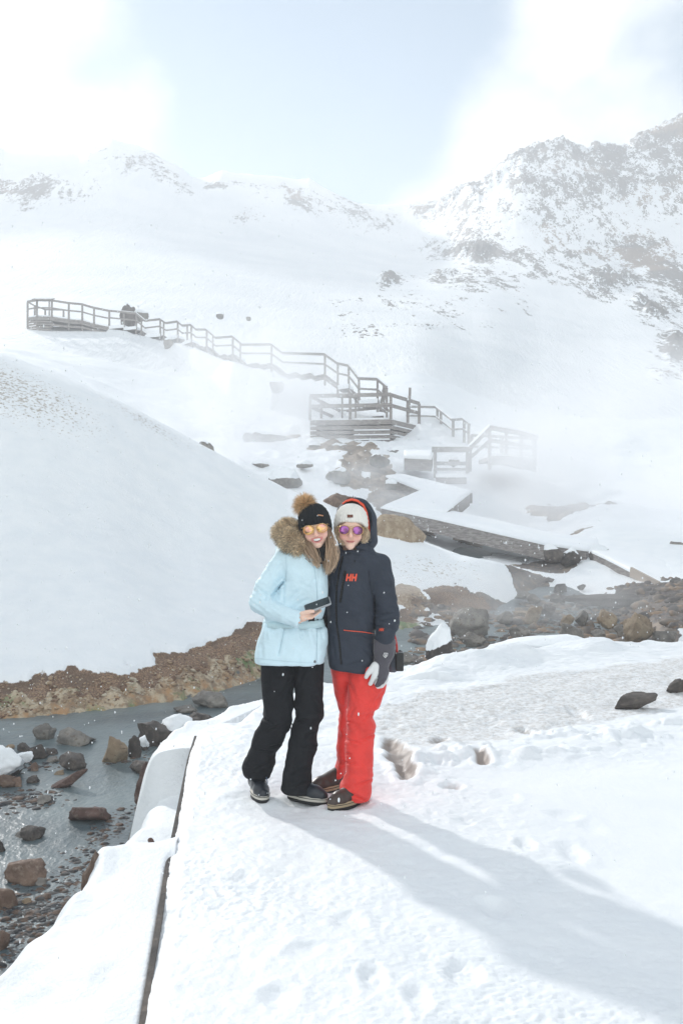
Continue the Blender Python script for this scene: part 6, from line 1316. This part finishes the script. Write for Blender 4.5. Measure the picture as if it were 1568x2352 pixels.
# trousers
LB1 = Loft([(190, 803, 1010, .09, 5.70), (300, 815, 985, .085, 5.71), (400, 834, 965, .08, 5.72), (500, 850, 955, .075, 5.73), (600, 869, 950, .07, 5.735), (650, 865, 945, .07, 5.74), (800, 862, 942, .068, 5.75), (900, 864, 938, .068, 5.76), (1000, 860, 934, .07, 5.77), (1060, 838, 925, .072, 5.77), (1112, 825, 915, .07, 5.77)], Z3, 2.1)
LB2 = Loft([(190, 955, 1230, .10, 5.66), (300, 950, 1266, .10, 5.65), (380, 948, 1256, .10, 5.63), (450, 944, 1236, .10, 5.61), (550, 936, 1190, .095, 5.58), (620, 930, 1152, .09, 5.56), (700, 928, 1164, .09, 5.55), (750, 928, 1168, .09, 5.545), (850, 930, 1164, .088, 5.54), (1000, 924, 1158, .09, 5.52), (1100, 914, 1156, .092, 5.51), (1200, 890, 1146, .095, 5.50), (1285, 900, 1130, .09, 5.50)], Z3, 2.15)
def trB(X, Y, Z):
    a, b_ = LB1.sd(X, Y, Z), LB2.sd(X, Y, Z); d = np.where(Z > Z3(0, 340, 5.6).z, smin(a, b_, .02), np.minimum(a, b_)); kn = Z3(0, 650, 5.6).z; d = d + grooves(X, Y, Z, [(932, 645, 985, 630, 8, .012), (940, 780, 1050, 800, 10, .010), (1160, 740, 1060, 770, 10, .010), (940, 890, 980, 880, 7, .012), (930, 960, 1020, 950, 9, .010), (910, 1160, 1090, 1235, 9, .014), (1145, 1080, 1000, 1120, 10, .010), (960, 330, 1010, 460, 14, .009), (1240, 400, 1150, 520, 12, .009), (1180, 560, 1080, 590, 10, .012), (865, 820, 930, 830, 8, .010), (845, 640, 930, 620, 8, .010), (850, 1040, 915, 1050, 7, .010), (1000, 520, 960, 600, 10, .008)], Z3, 5.64)
    return d + folds(X, Y, Z, .013, 4, 9, 61, .6) * (.4 + .9 * np.exp(-((Z - kn) / .12)**2) + .8 * np.exp(-((Z - .15) / .09)**2))
lo = Z3(790, 1310, 5.6); hi = Z3(1300, 170, 5.6); sdf_obj('trousers', trB, (lo.x, 5.36, lo.z), (hi.x, 5.88, hi.z), .007, m_red, rootB)
boot(rootB, Z3(735, 1190, 5.70), Z3(925, 1180, 5.80), m_bootb, m_tan, .245, 3, top=.09); boot(rootB, Z3(815, 1335, 5.36), Z3(1075, 1270, 5.53), m_bootb, m_tan, .26, 4)
# gloves
def gauntB(X, Y, Z):
    d = sd_chain(X, Y, Z, [(Z1(1248, 1345, 5.58), .062), (Z1(1243, 1420, 5.58), .060), (Z1(1225, 1520, 5.575), .045), (Z1(1222, 1560, 5.57), .040)], .01, .85)
    d = smax(d, Z - Z1(0, 1322, 5.58).z, .004); return d + folds(X, Y, Z, .006, 7, 14, 71)
def ghandB(X, Y, Z):
    d = sd_chain(X, Y, Z, [(Z3(1220, 190, 5.565), .038), (Z3(1226, 250, 5.56), .039), (Z3(1222, 285, 5.555), .033)], .01, .72)
    for f_ in ([(1222, 270), (1206, 320), (1186, 358)], [(1236, 270), (1226, 318), (1205, 352)], [(1250, 262), (1246, 300), (1232, 334)]):
        d = smin(d, sd_chain(X, Y, Z, [(Z3(f_[0][0], f_[0][1], 5.55), .0165), (Z3(f_[1][0], f_[1][1], 5.54), .0155), (Z3(f_[2][0], f_[2][1], 5.545), .0125)]), .006)
    return d + folds(X, Y, Z, .004, 10, 14, 75)
def gl(X, Y, Z): return smin(gauntB(X, Y, Z), ghandB(X, Y, Z), .01)
lo = Z3(1120, 400, 5.56); hi = Z1(1350, 1300, 5.56); gB = sdf_obj('glove', gl, (lo.x, 5.48, lo.z), (hi.x, 5.66, hi.z), .0045, m_glove, rootB)
def glw(X, Y, Z):
    d = sd_chain(X, Y, Z, [(Z3(1168, 190, 5.55), .018), (Z3(1140, 225, 5.54), .0165), (Z3(1112, 262, 5.535), .0150), (Z3(1098, 290, 5.535), .0115)])
    d = smin(d, sd_chain(X, Y, Z, [(Z3(1180, 200, 5.55), .020), (Z3(1172, 262, 5.535), .0175), (Z3(1155, 312, 5.53), .0160), (Z3(1132, 345, 5.535), .0120)]), .004)
    d = smin(d, sd_chain(X, Y, Z, [(Z3(1180, 325, 5.555), .014), (Z3(1188, 372, 5.56), .014), (Z3(1225, 362, 5.565), .013), (Z3(1262, 318, 5.575), .012), (Z3(1272, 270, 5.58), .010)]), .006); return d
lo = Z3(1065, 410, 5.56); hi = Z3(1300, 150, 5.56); o = sdf_obj('glove_palm', glw, (lo.x, 5.49, lo.z), (hi.x, 5.62, hi.z), .003, m_leather, gB); o['label'] = 'white leather thumb, forefinger and palm side'
bvG = bvh_of(gB); line('finger_gusset', bvG, [(1193, 1344 + 292), (1184, 1344 + 322), (1170, 1344 + 352)], 11, m_leather, gB, off=.003, step=8)
def shield(cx, cy, s_): return [(cx - s_*.6, cy - s_), (cx + s_, cy - s_*.85), (cx + s_*.8, cy + s_*.35), (cx - s_*.05, cy + s_*1.35), (cx - s_, cy + s_*.35)]
def ring(pts, k):
    c_ = (sum(p[0] for p in pts)/len(pts), sum(p[1] for p in pts)/len(pts)); inn = [(c_[0] + (p[0]-c_[0])*k, c_[1] + (p[1]-c_[1])*k) for p in pts]; n = len(pts)
    return [(pts[i], pts[(i+1) % n], inn[(i+1) % n], inn[i]) for i in range(n)]
decal('shield_emblem', bvG, ring(shield(1256, 1452, 19), .76) + [((1248, 1442), (1266, 1443), (1265, 1447), (1248, 1446))] + ring([(1249, 1452), (1257, 1449), (1264, 1453), (1263, 1461), (1256, 1466), (1249, 1461)], .5) + [((1259, 1452), (1265, 1455), (1262, 1463), (1257, 1462))], m_wht, gB, off=.003, n=2, label='white shield emblem')
def gl2(X, Y, Z): return smin(sd_chain(X, Y, Z, [(Z1(775, 1110, 5.73), .040), (Z1(782, 1170, 5.71), .034), (Z1(778, 1215, 5.70), .026)]), sd_chain(X, Y, Z, [(Z1(760, 1150, 5.68), .014), (Z1(752, 1195, 5.67), .011)]), .008)
lo = Z1(700, 1280, 5.7); hi = Z1(860, 1040, 5.7); sdf_obj('glove', gl2, (lo.x, 5.62, lo.z), (hi.x, 5.82, hi.z), .005, m_scarf, rootB)
# camera hanging at the hip
cc = Z3(1368, 165, 5.68); rootC = empty('camera', cc, 'black camera with a grey covered lens hanging on a red strap at the hip', 'camera')
def camb(X, Y, Z):
    a = Z3(1338, 235, 5.66); b_ = Z3(1402, 86, 5.66); qx = np.abs(X - (a.x + b_.x)/2) - (b_.x - a.x)/2 + .006; qy = np.abs(Y - 5.68) - .055; qz = np.abs(Z - (a.z + b_.z)/2) - (b_.z - a.z)/2 + .006
    d = np.sqrt(np.maximum(qx, 0)**2 + np.maximum(qy, 0)**2 + np.maximum(qz, 0)**2) + np.minimum(np.maximum(qx, np.maximum(qy, qz)), 0) - .006
    return smin(d, sd_chain(X, Y, Z, [(Z3(1372, 92, 5.70), .014), (Z3(1372, 80, 5.70), .010)]), .004)
lo = Z3(1325, 260, 5.66); hi = Z3(1415, 60, 5.66); sdf_obj('camera_body', camb, (lo.x, 5.60, lo.z), (hi.x, 5.76, hi.z), .004, M('black_plastic', (.012, .013, .014), .45), rootC)
def lensb(X, Y, Z): return sd_chain(X, Y, Z, [(Z3(1318, 90, 5.70), .024), (Z3(1318, 150, 5.68), .032), (Z3(1316, 205, 5.68), .034)], .01) + folds(X, Y, Z, .003, 12, 14, 80)
lo = Z3(1255, 250, 5.68); hi = Z3(1375, 40, 5.68); sdf_obj('lens', lensb, (lo.x, 5.62, lo.z), (hi.x, 5.76, hi.z), .004, cloth('grey_wrap', (.10, .115, .14), .8), rootC)
V = []
for k, (x, y) in enumerate([(1352, 96), (1348, 30), (1338, -20), (1320, -90)]):
    for dx in (-9, 9): V.append(Z3(x + dx, y, 5.66)); V.append(Z3(x + dx, y, 5.675))
F = []
for k in range(3): b0 = k*4; F += [(b0, b0+2, b0+6, b0+4), (b0+1, b0+5, b0+7, b0+3), (b0, b0+4, b0+5, b0+1), (b0+2, b0+3, b0+7, b0+6)]
mesh_obj('strap', np.array([tuple(p - cc) for p in V]), F, M('red_strap', (.6, .04, .03), .6), rootC, True)
# ---- snowflakes drifting in the air
rg = np.random.default_rng(77); Vs = []; Fs = []; n = 0; V0, F0 = ICO[1]
for _ in range(3600):
    Y = rg.uniform(3.2, 16); u = rg.uniform(-40, 1610); v = rg.uniform(500, 2300)
    p = P(u, v, Y)
    if p.z < .05 and Y < 12: continue
    s_ = rg.uniform(.0012, .0026) * (1 + Y / 14) * (1.5 if rg.random() < .1 else 1); W = V0 * np.array([s_, s_ * .6, s_ * rg.uniform(.9, 2.2)]) + np.array(p); Vs.append(W); Fs.append(F0 + n); n += len(V0)
tag(mesh_obj('snowflakes', np.concatenate(Vs), np.concatenate(Fs), m_snow), 'light snow drifting through the air', None, None, 'stuff')
# ---------------------------------------------------------------- air: snow haze and steam
def box_obj(name, lo, hi, mat):
    V = [(x, y, z) for x in (lo[0], hi[0]) for y in (lo[1], hi[1]) for z in (lo[2], hi[2])]
    F = [(0, 1, 3, 2), (4, 6, 7, 5), (0, 4, 5, 1), (2, 3, 7, 6), (0, 2, 6, 4), (1, 5, 7, 3)]
    return mesh_obj(name, V, F, mat, shade=False)
m_hz = bpy.data.materials.new('haze'); m_hz.use_nodes = True; n = m_hz.node_tree.nodes; n.remove(n['Principled BSDF'])
pv = n.new('ShaderNodeVolumePrincipled'); pv.inputs['Color'].default_value = (.97, .98, 1, 1); pv.inputs['Density'].default_value = .0031; pv.inputs['Anisotropy'].default_value = .25
m_hz.node_tree.links.new(pv.outputs[0], n['Material Output'].inputs['Volume'])
tag(box_obj('haze', (-480, -9.5, -6), (480, 520, 106), m_hz), kind='stuff')

def steam(cx, cy, cz, rx, ry, rz, dens, seed, lab, thr=.42):
    m = bpy.data.materials.new('steam'); m.use_nodes = True; tr = m.node_tree; n = tr.nodes; l = tr.links; n.remove(n['Principled BSDF'])
    pv = n.new('ShaderNodeVolumePrincipled'); pv.inputs['Color'].default_value = (.98, .985, 1, 1); pv.inputs['Anisotropy'].default_value = .2
    tc = n.new('ShaderNodeTexCoord'); le = n.new('ShaderNodeVectorMath'); le.operation = 'LENGTH'; l.new(tc.outputs['Object'], le.inputs[0])
    fall = n.new('ShaderNodeMapRange'); fall.interpolation_type = 'SMOOTHSTEP'; l.new(le.outputs['Value'], fall.inputs[0]); fall.inputs[1].default_value = .25; fall.inputs[2].default_value = 1.0; fall.inputs[3].default_value = 1; fall.inputs[4].default_value = 0
    mp_ = n.new('ShaderNodeMapping'); l.new(tc.outputs['Object'], mp_.inputs[0]); mp_.inputs['Location'].default_value = (seed, seed * .3, 0); mp_.inputs['Scale'].default_value = (1.6, 1.6, 1.2); mp_.inputs['Rotation'].default_value = (0, .5, 0)
    nz_ = n.new('ShaderNodeTexNoise'); nz_.inputs['Scale'].default_value = 1.5; nz_.inputs['Detail'].default_value = 3; l.new(mp_.outputs[0], nz_.inputs['Vector'])
    mr_ = n.new('ShaderNodeMapRange'); l.new(nz_.outputs[0], mr_.inputs[0]); mr_.inputs[1].default_value = thr; mr_.inputs[2].default_value = .72
    mu = n.new('ShaderNodeMath'); mu.operation = 'MULTIPLY'; l.new(fall.outputs[0], mu.inputs[0]); l.new(mr_.outputs[0], mu.inputs[1]); m2 = n.new('ShaderNodeMath'); m2.operation = 'MULTIPLY'; l.new(mu.outputs[0], m2.inputs[0]); m2.inputs[1].default_value = dens
    l.new(m2.outputs[0], pv.inputs['Density']); l.new(pv.outputs[0], n['Material Output'].inputs['Volume'])
    V, F = ICO[3]; o = mesh_obj('steam', V, F, m); o.location = (cx, cy, cz); o.scale = (rx, ry, rz); tag(o, lab, None, None, 'stuff')
p = P(1600, 1095, 33); steam(p.x, p.y, p.z, 11, 8, 5.2, .75, 3.0, 'thick steam drifting over the right boardwalk')
p = P(560, 940, 40); steam(p.x, p.y, p.z, 6.0, 4, 4.6, .8, 9.0, 'steam plume rising left of the large platform')
p = P(930, 1120, 31); steam(p.x, p.y, p.z, 5, 4, 1.6, .35, 5.0, 'thin steam over the muddy stream bend')
p = P(1180, 1400, 19.5); steam(p.x, p.y, p.z, 5.8, 3.2, 1.1, .4, 7.0, 'thin steam over the near stream')
